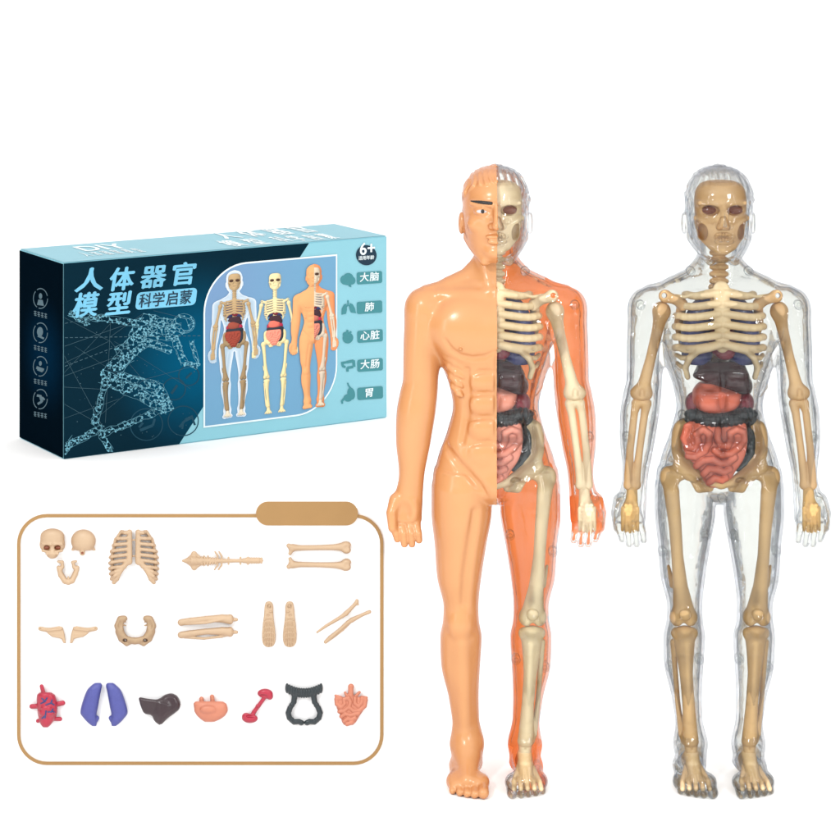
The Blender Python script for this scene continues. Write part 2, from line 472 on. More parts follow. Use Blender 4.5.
def build_body():
    B = Sculpt()
    parts = []
    tr = [(Z(p), 0, cy, a, b) for p, a, b, cy in (
        (278, 22, 20, 6), (286, 44, 21, 5), (294, 58, 24, 3), (305, 63, 27, 2), (325, 64, 31, 0), (345, 60.5, 32, 0), (366, 53.5, 30, 1), (388, 46, 28, 1),
        (406, 43, 27, 1), (431, 48.5, 29, 2), (460, 58.5, 32, 3), (474, 61, 33, 4), (484, 54, 31, 4), (492, 36, 27, 3), (499, 14, 20, 2))]
    parts.append(B.loft(tr, 4, n=2.3))
    for s in (-1, 1):
        lg = [(Z(p), s * c, cy, a, b) for p, c, a, b, cy in (
            (470, 32, 28, 29, 3), (488, 34, 30.5, 33, 3), (511, 34.3, 30.3, 33, 2), (546, 35.5, 25.8, 30, 1), (577, 36.8, 22.2, 27, 0), (607, 35, 17.6, 21, -1), (619, 35, 18, 21, -1),
            (638, 35, 20.8, 22, 3), (664, 35.3, 19.7, 22, 5), (701, 32, 14.9, 17, 5), (730, 29.7, 13.4, 14, 4), (748, 29.3, 14, 16, 2), (764, 29, 15.5, 18, 0))]
        parts.append(B.loft(lg, 5))
        am = [(Z(p), s * c, cy, a, b) for p, c, a, b, cy in (
            (287.5, 68, 5, 6, 3), (290, 69, 10, 11, 3), (295, 70.3, 15, 15, 3), (303, 71.5, 18.3, 18, 3), (313, 72.3, 19, 19, 2), (328, 73.2, 18.6, 20, 2), (350, 75, 17.6, 19, 1), (378, 75.3, 17.6, 18, 0), (392, 77, 18.8, 18, 0), (409, 79.5, 19.5, 18, -1),
            (440, 82.5, 17.5, 16, -2), (477, 84.6, 12.7, 11.5, -3), (490, 86.5, 13.6, 10.5, -3), (503, 89, 15.6, 10, -3), (517, 90, 16, 10, -3), (522, 90, 15, 8, -3))]
        parts.append(B.loft(am, 7))
        # trapezius, deltoid
        B.chain([(s * 15, 8, Z(264), 9), (s * 27, 7, Z(280.5), 12), (s * 44, 5, Z(290), 13.5), (s * 62, 4, Z(301), 15), (s * 69, 3, Z(307), 18)], 9)
        # hand: four fingers bent forward, thumb leaving the outer side of the palm
        for i, fx in enumerate((-101.5, -94.5, -87, -80)):
            l = (536, 541, 541, 537)[i]
            B.chain([(s * -fx if False else s * abs(fx), -4, Z(518), 5.0), (s * (abs(fx) - .5), -10, Z(525), 4.4), (s * (abs(fx) - 2), -13, Z(530.5), 4.1), (s * (abs(fx) - 3), -12, Z(l), 3.5)], 0.5)
        for zz in (521, 527, 533):
            B.cone((s * 76, -18.5, Z(zz)), (s * 104, -18.5, Z(zz)), 1.2, None, 1.2, 's')
        B.chain([(s * 100, -6, Z(499), 7), (s * 104, -11, Z(510), 5.6), (s * 103.5, -15, Z(524), 4.2)], 4)
        B.ell((s * 84, -10, Z(508)), (6, 5, 11), 6)
        B.ell((s * 91, -17, Z(508)), (6, 5, 8), 6, 's')
        # chest, serratus, abdomen
        B.ell((s * 29, -17, Z(322) - 4), (33, 15.5, 28), 13)
        B.ell((s * 36, -33.5, Z(343)), (1.8, 1.8, 1.8), 1)
        for i, py in enumerate((353, 363, 373, 383)):
            B.chain([(s * (54 - i * 2.4), -8, Z(py - 6), .6), (s * (48 - i * 2.0), -15.5, Z(py), 4.2), (s * (41 - i * 1.2), -20.5, Z(py + 6), 3.6), (s * (34 - i * .6), -23.0, Z(py + 10), .5)], 3.0)
        for py, r in ((373, 12), (395, 13.5), (419, 14.5), (445, 16)):
            B.ell((s * 12.5, -21.5, Z(py) - 4), (16, 8.6, r), 3.4)
        B.cone((s * 46, -27, Z(440)), (s * 8, -34, Z(494)), 2.0, 2.0, 5, 's')
        B.cone((s * 6, -17.2, Z(290)), (s * 56, -9, Z(293)), 2.6, 3, 7)
        B.cone((s * 19, 0, Z(246)), (s * 5, -14.5, Z(287)), 4, 3.0, 8)
        # knee and shin
        B.ell((s * 36, -17, Z(621)), (9, 6, 11), 8)
        B.cone((s * 34, -16, Z(640)), (s * 31, -8, Z(735)), 4.0, 3.0, 9)
                # foot with five toes
        fx = s * 28.5
        B.ell((s * 28.5, 14, 11), (12.5, 15, 12), 10)
        B.chain([(fx, 4, 36, 11.5), (fx, -14, 25, 11), (fx, -30, 15, 10.5), (fx + s * .5, -42, 10.5, 9.5)], 14)
        B.ell((s * 17, -38, 8.5), (9.5, 14, 8.5), 5); B.ell((s * 39, -34, 7.5), (10, 15, 7.5), 5)
        B.cone((s * 38.5, 2, 9), (s * 40.5, -30, 6.5), 7, 6.5, 9)
        for i in range(5):
            tx = s * (14.2 + i * 7.1 - (i > 0) * -1.5)
            r = (5.6, 4.1, 3.9, 3.7, 3.4)[i]; ty = (-60, -59, -56.5, -53, -48)[i]
            B.chain([(tx, -44 + i, 8, r), (tx, ty, r + .2, r)], 1.6)
        B.ell((s * 40.5, 2, 32), (4, 6, 6), 6); B.ell((s * 17, 0, 34), (3.5, 6, 6), 6)
    # creases pressed into the front: under the chest, across the belly, down the groin
    def on(x, py, off=0.0):
        y = -26.0
        for _ in range(3):
            z = V(x, py, y)[2]; y = surf_y(x, z, -60, B)
        return (x, y + off, V(x, py, y)[2])
    grooves = []
    for s in (-1, 1):
        grooves.append(([(51, 340), (45, 350), (36, 356), (24, 358.5), (12, 357), (3, 352)], 2.0, 3.5, -.9))
        for py, w in ((372, 22), (394, 25), (418, 26), (443, 25)):
            grooves.append(([(1, py), (9, py - .6), (17, py), (w, py + 2)], 1.2, 4.0, -.4))
        grooves.append(([(29, 370), (28.5, 394), (30, 418), (34, 442)], 1.2, 6, -.3))
        grooves.append(([(50, 446), (42, 458), (30, 472), (18, 485), (9, 494)], 1.4, 7, -.3))
        grooves.append(([(22, 512), (25, 535), (28, 555), (31, 578), (33, 604)], 1.2, 9, -.1))
    grooves.append(([(0, 352), (0, 366), (0, 395), (0, 430), (0, 452)], 1.3, 3.5, -.6))
    done = [(sg, [(*on(sg * x, py, off * (.35 if i in (0, len(pl) - 1) else 1)), r * (.25 if i in (0, len(pl) - 1) else 1)) for i, (x, py) in enumerate(pl)], k) for sg in (-1, 1) for pl, r, k, off in grooves[:8] + grooves[-1:]]
    for sg, pl, k in done:
        B.chain(pl, k, 's')
    # the crotch, closed smooth
    B.ell((0, -6, Z(484)), (13, 24, 15), 10)
    # neck and head
    nk = [(Z(p), 0, cy, a, b) for p, a, b, cy in ((236, 20, 20, 8), (256, 21, 21, 8), (268, 23.5, 21, 7), (280, 30, 20, 6))]
    parts.append(B.loft(nk, 5))
    hd = [(Z(p), 0, cy, a, b) for p, a, b, cy in (
        (166.5, 5, 8, 6), (168, 12, 17, 6), (172, 20, 27, 6), (180, 27.5, 36, 5), (192, 32, 41, 4), (206, 33.2, 42, 3), (218, 32.8, 41, 2), (229, 31.8, 38, 0), (237, 29.8, 34, -2), (245, 26.5, 29, -6),
        (251.5, 21, 22, -12), (256, 14.5, 14, -18.5), (258.5, 8, 8, -22))]
    parts.append(B.loft(hd, 4, n=2.15))
    fy = -37
    for s in (-1, 1):
        B.ell(V(s * 14.5, 211, fy - 3), (9.5, 5.0, 6), 4, 's')
        B.ell(V(s * 14.5, 211.5, fy + 7), (8.0, 6.6, 5.0), 1.2)
        B.cone(V(s * 6, 204.5, fy + .5), V(s * 25, 203, fy + 10), 3.0, 2.4, 3)
        B.chain([(*V(s * 7.5, 210.6, fy + 1.2), .9), (*V(s * 14, 208.2, fy + 1.6), 1.3), (*V(s * 22, 210.4, fy + 7.0), .9)], 1.2)
        B.chain([(*V(s * 8, 213.2, fy + 1.4), .8), (*V(s * 14, 215.2, fy + 1.9), 1.1), (*V(s * 21, 213.2, fy + 7.0), .8)], 1.2)
        B.ell(V(s * 20, 224, fy + 12), (9, 7, 7), 6)
        B.ell(V(s * 5.0, 226.6, fy - 3.0), (3.7, 3.8, 3.1), 2.6)
        # ear
        B.ell((s * 34.5, 8, Z(224)), (3.2, 7.5, 11), 2)
        B.ell((s * 37.5, 5.5, Z(223)), (2.0, 4, 6.5), 1.5, 's')
        B.cone((s * 27, 2, Z(238)), (s * 12, -26, Z(257)), 5, 5, 6)
    B.cone(V(0, 205, fy - 1), V(0, 225, fy - 8), 3.0, 4.6, 3)
    B.ell(V(0, 226.5, fy - 8.5), (4.6, 4.5, 4.0), 2.5)
    B.ell(V(0, 237.0, fy - 1.6), (11.5, 4, 2.6), 2.4); B.ell(V(0, 241.8, fy - 1.4), (10.0, 4, 2.9), 2.4)
    B.cone(V(-11, 239.2, fy - 5.0), V(11, 239.2, fy - 5.0), 0.8, None, 1.2, 's')
    B.ell(V(0, 252, fy + 6), (11, 8, 6.5), 6)
    # hair: short waves above the hairline
    def hair(x, y, z):
        py = 777 - z
        line = 184 + np.clip((y + 26) / 60, 0, 1) * 46 - 0.0 * x
        line = line - 4 * np.exp(-(x / 9) ** 2)
        m = np.clip((line - py) / 2.5, 0, 1)
        r = np.sin(x * 0.95 + 2.2 * np.sin(z * .22 + x * .05) + 1.4 * np.sin(y * .17)) * (0.8 + .4 * np.sin(z * .33 + y * .3)) * (1.0 - .4 * np.clip((184 - py) / 18, 0, 1))
        return -(m * (1.3 + r)).astype(np.float32)
    B.add(hair, (-40, -50, Z(236)), (40, 55, Z(164)), 0, 'd')
    return B, parts

def span(segs):
    out = [segs[0][0]]
    for a, b, h in segs:
        n = max(1, int(round((b - a) / h)))
        out += list(a + (b - a) * (np.arange(n) + 1) / n)
    return np.array(out)

BODY, BODY_PARTS = build_body()
AX = [span([(-114, -36, 1.2), (-36, 36, 0.85), (36, 114, 1.2)]), span([(-78, -30, 1.0), (-30, 54, 1.3)]),
      span([(-3, 40, 1.1), (40, 230, 1.6), (230, 290, 1.2), (290, 505, 1.5), (505, 616, 0.8)])]
def wall(xs, ys, zs):
    """the shell is thick on the trunk and limbs, thin in the fingers and toes"""
    x = np.abs(xs)[:, None, None]; z = zs[None, None, :]; y = ys[None, :, None]
    hand = np.clip((x - 66) / 6, 0, 1) * np.clip((Z(508) - z) / 10, 0, 1)
    toe = np.clip((16 - z) / 8, 0, 1) + 0 * x
    return (-3.2 + 2.0 * np.maximum(hand, toe) + 0 * y).astype(np.float32)
(BV, BQ), (IV, IQ) = BODY.mesh(axes=AX, levels=(0.0, wall))

def seam(Vx):
    """>0 on the back of the shell"""
    x, y, z = Vx.T
    num = np.zeros(len(Vx)); den = np.zeros(len(Vx)) + 1e-9
    for fn, par in BODY_PARTS:
        d = fn(x, y, z)
        cx, cy, a, b = par(z)
        w = np.exp(-np.clip(d, -30, 60) / 2.0)
        num += w * ((y - cy) / b); den += w
    return num / den
# ------------------------------------------------------------------ skeleton and organs
def s_skull():
    S = Sculpt()
    S.loft([(Z(p), 0, cy, a, b) for p, a, b, cy in ((180.5, 14, 14, -8), (183, 20, 20, -7), (190, 24.5, 24, -6), (200, 26, 25, -6), (212, 25.5, 25, -6), (222, 24, 24, -7), (232, 20.5, 20, -10), (240, 16.5, 16, -14), (246, 12, 12, -18), (250, 7, 8, -21))], 2, n=2.3)
    for s in (-1, 1):
        S.cone(V(s * 9, 221, -28), V(s * 24.5, 218, -15), 3.6, 3.2, 1.6)
        S.chain([(*V(s * 21.5, 222, -4), 4), (*V(s * 19, 236, -10), 4), (*V(s * 10, 246, -22), 4.2), (*V(0, 248, -27), 4.4)], 2.5)
        S.cone(V(s * 4, 204.5, -29.5), V(s * 22, 203, -22), 2.6, 2.2, 2)
        S.ell(V(s * 13, 211, -32), (9.2, 15, 5.4), 1.2, 's')
        S.ell(V(s * 19.3, 232, -19), (4.9, 14, 8.6), 1.0, 's')
        S.cone(V(s * 1.2, 219, -30.5), V(s * 3.6, 228, -29.5), 2.2, 3.2, 1, 's')
    S.ell(V(0, 236.5, -25), (12, 7.5, 9), 3)
    S.ell(V(0, 237, -32.5), (10.8, 5.4, 4.6), .6, 's')
    for row, r in ((234.6, 2.1), (239.5, 1.9)):
        for x in np.arange(-8.1, 8.2, 2.7):
            S.ell(V(x, row, -29.6 + .035 * x * x), (1.3, 1.6, r), .1)
    return S
def s_sockets(s):
    return Sculpt().ell(V(s * 13, 211.3, -19.5), (9.4, 4.0, 5.8), .5)
def s_spine():
    S = Sculpt()
    py = 246
    while py < 440:
        y = 4 if py < 285 else 14
        r = 7.5 if py < 290 else 8.5
        S.ell((0, y, Z(py)), (r + 1.2, r - 1, 3.6), 1.5)
        S.ell((r - 1, y + 1, Z(py)), (3.4, 3.4, 2.8), 1.2); S.ell((1 - r, y + 1, Z(py)), (3.4, 3.4, 2.8), 1.2); S.ell((0, y - r + 3, Z(py) + 1), (3.0, 3.0, 2.6), 1.2)
        py += 7.2
    S.chain([(0, 6, Z(244), 5.2), (0, 6, Z(284), 5.6), (0, 15, Z(300), 6), (0, 15, Z(442), 6.5)], 2)
    return S
RIBS = [(293, 4), (303.5, 4), (314, 4.5), (324.5, 5), (335, 5), (345, 6.5)]
def s_ribs(depth=True):
    S = Sculpt()
    S.chain([(*V(0, 289.5, -13.5), 8.5), (*V(0, 300, -18), 7.6), (*V(0, 322, -21.5), 8.2), (*V(0, 347, -22.5), 6)], 2, sq=2.6)
    for s in (-1, 1):
        for i, (py, drop) in enumerate(RIBS):
            w = (34, 40, 43, 44, 44, 44)[i]
            pts = []
            for t in np.linspace(0, 1, 9):
                a = t * math.pi * 0.62
                x = 3 + (w - 3) * math.sin(min(a, math.pi / 2)) ** .85 if a < math.pi / 2 else w * math.cos((a - math.pi / 2) * .55)
                y = 1 - (16.5, 20, 22, 23.5, 24, 24)[i] * math.cos(a) if a < math.pi / 2 else 1 + 22 * math.sin(a - math.pi / 2) * 2
                dz = -drop * math.sin(min(a, math.pi / 2)) * .4 + 1.5
                pts.append((*V(s * x, py + dz * -1 + 1.5 + 2.2 * math.sin(min(1, t * 1.6) * math.pi), min(y, 15)), 4.0 - .6 * t))
            S.chain(pts, 1.2)
        # the costal arch and two lower ribs
        S.chain([(*V(s * 3, 344.5, -23), 4.2), (*V(s * 13, 348, -23), 3.8), (*V(s * 24, 351, -21.5), 3.5), (*V(s * 32, 358, -18.5), 3.3), (*V(s * 36, 368, -15), 3.0), (*V(s * 33.5, 377, -14), 2.8)], 1.5)
        S.chain([(*V(s * 23, 351, -21), 2.8), (*V(s * 36, 350, -15), 2.8), (*V(s * 43.5, 347, -4), 2.6)], 1.2)
        S.chain([(*V(s * 31, 358, -18), 2.5), (*V(s * 39, 358, -11), 2.5), (*V(s * 43, 355, 0), 2.3)], 1.2)
        S.chain([(*V(s * 35, 368, -14), 2.6), (*V(s * 40, 366, -7), 2.3), (*V(s * 42, 363, 2), 2.1)], 1.2)
        # collar bone
        S.chain([(*V(s * 5, 290, -13), 2.8), (*V(s * 20, 293, -13), 1.8), (*V(s * 36, 297, -10), 1.8), (*V(s * 47, 296, -7), 2.4)], 1)
    return S
def s_shoulder(s):
    S = Sculpt()
    S.ell(V(s * 55.5, 296, -9), (6.4, 5, 6.4), 1)
    S.chain([(*V(s * 54, 297, -8), 5), (*V(s * 44, 300, -9), 5.2), (*V(s * 37, 306, -8), 5)], 3, sq=1.2)
    S.chain([(*V(s * 38, 303, -4), 5), (*V(s * 40, 325, 8), 5), (*V(s * 36, 345, 12), 3)], 5, sq=1.5)
    S.cone(V(s * 56.5, 295.5, -20), V(s * 56.5, 295.5, 0), 2.6, None, .6, 's')
    return S
def s_humerus(s):
    S = Sculpt()
    S.ell(V(s * 58.5, 311, -6), (8.8, 8, 9.5), 2)
    S.chain([(*V(s * 59, 312, -6), 7.6), (*V(s * 62.5, 330, -5), 5.6), (*V(s * 69, 357, -4), 5.0), (*V(s * 75.5, 383, -4), 6.2), (*V(s * 78, 393, -4), 6.8)], 4)
    S.chain([(*V(s * 73, 393.5, -4), 4.8), (*V(s * 84, 393, -4), 5.2)], 9)
    S.cone(V(s * 78.5, 391, -12), V(s * 78.5, 395, -12), 2.6, None, 2, 's')
    return S
def s_forearm(s):
    S = Sculpt()
    S.chain([(*V(s * 83.5, 404, -5), 5.2), (*V(s * 85.5, 412, -5), 3.7), (*V(s * 90, 450, -5), 3.7), (*V(s * 91.5, 476, -5), 4.4), (*V(s * 91.5, 485, -5), 4.6)], 1.5)
    S.chain([(*V(s * 73.5, 404, -5), 5.0), (*V(s * 75.5, 414, -5), 3.9), (*V(s * 80.5, 450, -5), 3.6), (*V(s * 83.5, 476, -5), 4.2), (*V(s * 84, 485, -5), 4.4)], 1.5)
    S.chain([(*V(s * 73, 402, -5), 3.6), (*V(s * 84, 402, -5), 3.6)], 2)
    S.cone(V(s * 83.5, 485, -5), V(s * 92, 485, -5), 4.2, None, 2)
    return S
def s_hand(s):
    S = Sculpt()
    S.cone(V(s * 88, 490, -5), V(s * 88.5, 503, -6), 5.4, 6.2, 3)
    S.ell(V(s * 90.5, 514, -6), (9.0, 5.5, 14), 4)
    for i in range(5):
        S.cone(V(s * (97.5 - i * 3.6), 508, -9.5), V(s * (98 - i * 3.8), 532 - abs(i - 2), -10), 2.0, 1.6, 1)
    for i in range(6):
        S.ell(V(s * (95 - (i % 3) * 5), 505 + 5 * (i // 3), -10.5), (2.3, 2, 2.3), 1)
    return S
def s_pelvis():
    S = Sculpt()
    for s in (-1, 1):
        S.loft([(Z(p), s * c, cy, a, b) for p, c, a, b, cy in ((419, 33, 5, 4, 2), (424, 35, 10, 7, 0), (434, 36.5, 11.5, 8, 0), (448, 36.5, 11.8, 8, 0), (460, 34.5, 11.5, 9, -1), (470, 31, 10, 9, -3), (478, 26, 9, 8, -4))], 3)
        S.ell((s * 32, -15, Z(441)), (10, 13, 20), 5, 's')
        S.cone(V(s * 40, 468, -6), V(s * 27, 474, -8), 8, 7, 4)
        S.chain([(*V(s * 26, 473, -8), 6.4), (*V(s * 12, 482, -12), 4.6), (*V(0, 484, -13), 4.6)], 3)
        S.chain([(*V(s * 27, 476, -4), 5.4), (*V(s * 21, 488, -5), 4.8), (*V(s * 11, 488, -9), 4.0)], 3)
        S.ell(V(s * 19, 481, -16), (5.0, 8, 3.0), 2, 's')
    S.loft([(Z(p), 0, 13, a, b) for p, a, b in ((428, 16, 7), (445, 20, 8), (465, 14, 7), (482, 5, 5))], 3)
    return S
def s_femur(s):
    S = Sculpt()
    S.ell(V(s * 38, 470, -4), (8.5, 8, 8.5), 2)
    S.cone(V(s * 38, 471, -4), V(s * 51, 478, -3), 7.4, 8.4, 4)
    S.chain([(*V(s * 51, 474, -3), 7.6), (*V(s * 48.5, 492, -4), 7.8), (*V(s * 45, 526, -6), 6.4), (*V(s * 43, 556, -7), 6.0), (*V(s * 40, 586, -7), 7.4), (*V(s * 37, 608, -6), 10.5)], 5)
    S.ell(V(s * 30, 617, -4), (7.4, 10, 8.8), 4); S.ell(V(s * 43, 617, -4), (7.4, 10, 8.8), 4)
    S.cone(V(s * 51, 566, 2), V(s * 47, 585, 0), 1.6, 3.2, 3)
    S.cone(V(s * 36.5, 626, -18), V(s * 36.5, 626, 0), 2.6, None, 1, 's')
    return S
def s_kneecap(s):
    return Sculpt().ell(V(s * 36, 614.5, -15.2), (6.2, 3.8, 6.4), .5)
def s_shin(s):
    S = Sculpt()
    S.cone(V(s * 27, 632.5, -5), V(s * 44.5, 632.5, -5), 4.6, None, 9)
    S.chain([(*V(s * 35.5, 637, -5), 10.8), (*V(s * 35.3, 652, -6), 9.0), (*V(s * 34, 674, -6), 6.6), (*V(s * 31.5, 705, -5), 6.1), (*V(s * 29.8, 735, -4), 7.6), (*V(s * 29.2, 741, -4), 8.0)], 5)
    S.cone(V(s * 35, 645, -13), V(s * 31, 720, -9), 2.4, 1.8, 3)
    S.chain([(*V(s * 46, 642, 0), 3.4), (*V(s * 45, 660, 1), 2.7), (*V(s * 42, 700, 1), 2.6), (*V(s * 38, 734, 0), 3.2), (*V(s * 35, 741, 0), 3.8)], 2)
    return S
def s_ankle(s):
    S = Sculpt()
    S.cone(V(s * 29, 746, -4), V(s * 28.8, 752, -6), 6.8, 6.0, 2)
    S.ell(V(s * 28.8, 750, -12), (1.8, 2, 1.8), .5, 's')
    return S
def s_footbone(s):
    S = Sculpt()
    S.chain([(s * 28.5, 12, 13, 9), (s * 28.5, -4, 24, 7.5), (s * 28.5, -16, 17, 7.5)], 4)
    for i in range(5):
        x0, x1 = 23.5 + i * 2.6, 16.5 + i * 6.2
        S.chain([(s * x0, -15, 20 - abs(i - 1.5), 3.2), (s * x1, -42, 10.5, 2.7), (s * (x1 - .3 + .4 * i), -52, 7, 2.4)], 1.2)
    return S
def s_lung(s):
    S = Sculpt()
    S.loft([(Z(p), s * c, -4, a, b) for p, c, a, b in ((297, 16, 6, 6), (304, 19, 10, 11), (322, 23, 14, 13.5), (340, 25, 15, 14), (354, 23, 15.5, 15), (362, 23, 12, 12))], 2)
    return S
def s_heart():
    S = Sculpt()
    S.ell(V(2, 340, -9), (15, 10, 18), 3); S.ell(V(4, 352, -14), (10, 7, 8), 4)
    S.cone(V(-2, 325, -8), V(-5, 309, -5), 4.4, 3.6, 2); S.cone(V(4, 325, -8), V(9, 312, -4), 4, 3.4, 2)
    return S
def s_liver():
    S = Sculpt()
    # a wedge: thick on the image left, long lower edge sloping down to the right
    S.loft([(Z(p), c, -6, a, b) for p, c, a, b in ((359.5, 1, 18, 9), (362.5, 1, 22.5, 13), (368, 1, 25.5, 16), (375, 1, 28, 16), (380, 7, 23, 15.5), (385, 15, 15, 14), (391, 22, 7.5, 10))], 3, n=2.6)
    S.cone(V(-26, 375, -15), V(14, 381, -21), 2.2, 2.4, 4)
    S.ell(V(27, 386, -3), (5.5, 9, 8), 3)
    return S
def s_stomach():
    S = Sculpt()
    S.loft([(Z(p), c, -6, a, b) for p, c, a, b in ((381, -11, 10, 9), (385, -8, 17, 14), (391, -3.5, 24.5, 16.5), (400, -4, 24, 17), (406, -4, 20.5, 15.5), (411, -5, 13, 11))], 3, n=2.3)
    S.ell(V(9, 388, -21), (11, 4, 2.6), 3, 's')
    S.cone(V(-19, 391.5, -22), V(-2, 391, -24), .9, .7, 2, 's')
    return S
def s_kidney():
    S = Sculpt()
    for s in (-1, 1):
        S.ell(V(s * 25, 403, 0), (9.5, 10, 11.5), 3)
    S.cone(V(-24, 404, 4), V(24, 404, 4), 4.5, None, 4)
    return S
def s_colon():
    S = Sculpt()
    path = []
    for t in np.linspace(0, 1, 13):
        x = -29 + 58 * t
        path.append((x, 415.6 + 4.5 * math.sin(math.pi * t) - 1.5 * t, -8 - 7 * math.sin(math.pi * t)))
    for x, py, y in path:
        S.ell(V(x, py, y), (4.2, 7.6, 8.4 if abs(x) < 27 else 7), 1.3)
    S.cone(V(-27, 415.5, -17.5), V(0, 420, -25.5), 1.4, 1.4, 1.6, 's'); S.cone(V(0, 420, -25.5), V(28, 415, -18), 1.4, 1.4, 1.6, 's')
    for s in (-1, 1):
        pts = [(32, 414, -4), (30, 426, 1), (31, 438, 1), (30, 452, -1), (25, 463, -3), (17, 470, -5)] if s > 0 else [(-30, 414, -4), (-29, 430, 2), (-27, 450, 2), (-20, 464, 0)]
        for p, q in zip(pts[:-1], pts[1:]):
            for t in (0, .34, .67):
                S.ell(V(p[0] + (q[0] - p[0]) * t, p[1] + (q[1] - p[1]) * t, p[2] + (q[2] - p[2]) * t), (6.0, 6, 4.4), 1.4)
    return S
WORMS = [
    [(-34, 429.5), (-37, 438), (-33, 447), (-26, 448.5), (-23, 442), (-25, 434), (-18, 429.5), (-12.5, 434), (-13, 443), (-17, 451), (-26, 457), (-33, 456)],
    [(-3.5, 430), (-4.5, 438), (-1, 445.5), (6, 446), (9, 440), (8.5, 433), (15, 429.5), (22, 432), (22.5, 440), (17, 447.5), (9, 453.5), (0, 455), (-7, 450.5)],
    [(-25, 466), (-18, 460.5), (-9, 459.5), (-2, 463.5), (6, 463), (13, 457.5)],
    [(-18, 474), (-13, 468.5), (-5, 469.5), (2, 472), (8, 469)],
    [(-13, 482.5), (-7, 478), (0, 480), (4, 478)]]
def s_gut():
    S = Sculpt()
    S.loft([(Z(p), c, -12, a, b) for p, c, a, b in ((418.5, -5, 26, 3), (422, -6, 31, 4.5), (434, -6.5, 33, 5), (446, -6, 31.5, 5), (455, -5, 28, 5), (463, -3.5, 22, 5), (470, -3.5, 17, 5), (478, -4, 13.5, 4.5), (484, -4, 9, 4))], 2, n=2.4)
    for w in WORMS:
        S.chain([(*V(x, p, -18.4 + 7.0 * (abs(x + 5) / 32) ** 2), 3.75) for x, p in w], .2)
    return S
def s_gutstalk():
    S = Sculpt()
    return S

PARTS = {}
def reg(name, S, h):
    v, q = S.mesh(h)
    PARTS[name] = (S, to_mesh(name, v, q, M['bone_warm']))
reg('skull', s_skull(), .6); reg('spine', s_spine(), .9); reg('rib_cage', s_ribs(), .75); reg('pelvis', s_pelvis(), .9)
for s, n in ((-1, 'l'), (1, 'r')):
    for nm, fn, h in (('shoulder_blade', s_shoulder, .8), ('upper_arm_bone', s_humerus, .9), ('forearm_bone', s_forearm, .8), ('hand_bone', s_hand, .7), ('thigh_bone', s_femur, 1.0),
                      ('kneecap', s_kneecap, .7), ('shin_bone', s_shin, .9), ('ankle_bone', s_ankle, .7), ('foot_bone', s_footbone, .7), ('eye_socket', s_sockets, .8), ('lung', s_lung, 1.0)):
        reg(nm + n, fn(s), h)
reg('heart', s_heart(), 1.0); reg('liver', s_liver(), .8); reg('stomach', s_stomach(), .8); reg('kidney', s_kidney(), .9)
reg('large_intestine', s_colon(), .75); reg('small_intestine', s_gut(), .7)

def anatomy(root, pale, sides):
    b = M['bone_pale'] if pale else M['bone_warm']
    def put(key, name, mat, parent=root): return link(name, PARTS[key][1], parent, mat)
    sk = put('skull', 'skull', b); [put('eye_socket' + n, 'eye_socket', M['socket'], sk) for n in sides]
    put('spine', 'spine', b)
    put('rib_cage', 'rib_cage', M['bone_rib'])
    put('pelvis', 'pelvis', M['bone_leg_pale'] if pale else M['bone_leg'])
    for n in sides:
        put('shoulder_blade' + n, 'shoulder_blade', b)
        put('upper_arm_bone' + n, 'upper_arm_bone', b); put('forearm_bone' + n, 'forearm_bone', b)
        put('hand_bone' + n, 'hand_bone', M['bone_pale'] if pale else M['bone_hand'])
        lb = M['bone_leg_pale'] if pale else M['bone_leg']
        f = put('thigh_bone' + n, 'thigh_bone', lb); put('kneecap' + n, 'kneecap', lb, f)
        put('shin_bone' + n, 'shin_bone', lb); put('ankle_bone' + n, 'ankle_bone', lb)
        put('foot_bone' + n, 'foot_bone', M['bone_foot'])
        put('lung' + n, 'lung', M['navy'])
    put('heart', 'heart', M['crimson']); put('liver', 'liver', M['liver'])
    put('stomach', 'stomach', M['stomach_pale'] if pale else M['stomach']); put('kidney', 'kidneys', M['crimson'])
    put('large_intestine', 'large_intestine', M['colon'])
    put('small_intestine', 'small_intestine', M['gut_pale'] if pale else M['gut'])

# clear bosses where the two half shells are pegged together
def peg_mesh():
    S = Sculpt()
    S.cone((0, -5, 0), (0, 5, 0), 4.6, 4.2, 0)
    S.cone((0, -12, 0), (0, -4, 0), 2.3, None, .8, 's')
    v, q = S.mesh(.7)
    return to_mesh('peg', v, q, M['clear_boss'])
PEG = peg_mesh()
PEGS = [(29, 271, 2), (79, 305, 3), (37, 415, 2), (93, 436, -2), (98, 497, -2), (14, 535, 2), (57, 552, 4), (20, 660, 5), (49, 668, 6), (41, 764, -4)]
def pegs(root, sides):
    for s in sides:
        for x, py, y in PEGS:
            o = link('peg', PEG, root); o.location = (s * x * PX, y * PX, Z(py) * PX)
    if len(sides) == 2:
        o = link('peg', PEG, root); o.location = (0, -20 * PX, Z(493) * PX)

FIG1 = empty('anatomy_figure', ((496 - 420) * PX, 0, 0))
tag(FIG1, 'anatomy figure with opaque orange skin on one half and clear see-through other half', 'anatomy model')
FIG2 = empty('anatomy_figure', ((719.6 - 420) * PX, 0, 0))
tag(FIG2, 'fully transparent anatomy figure showing its whole beige skeleton and organs', 'anatomy model')

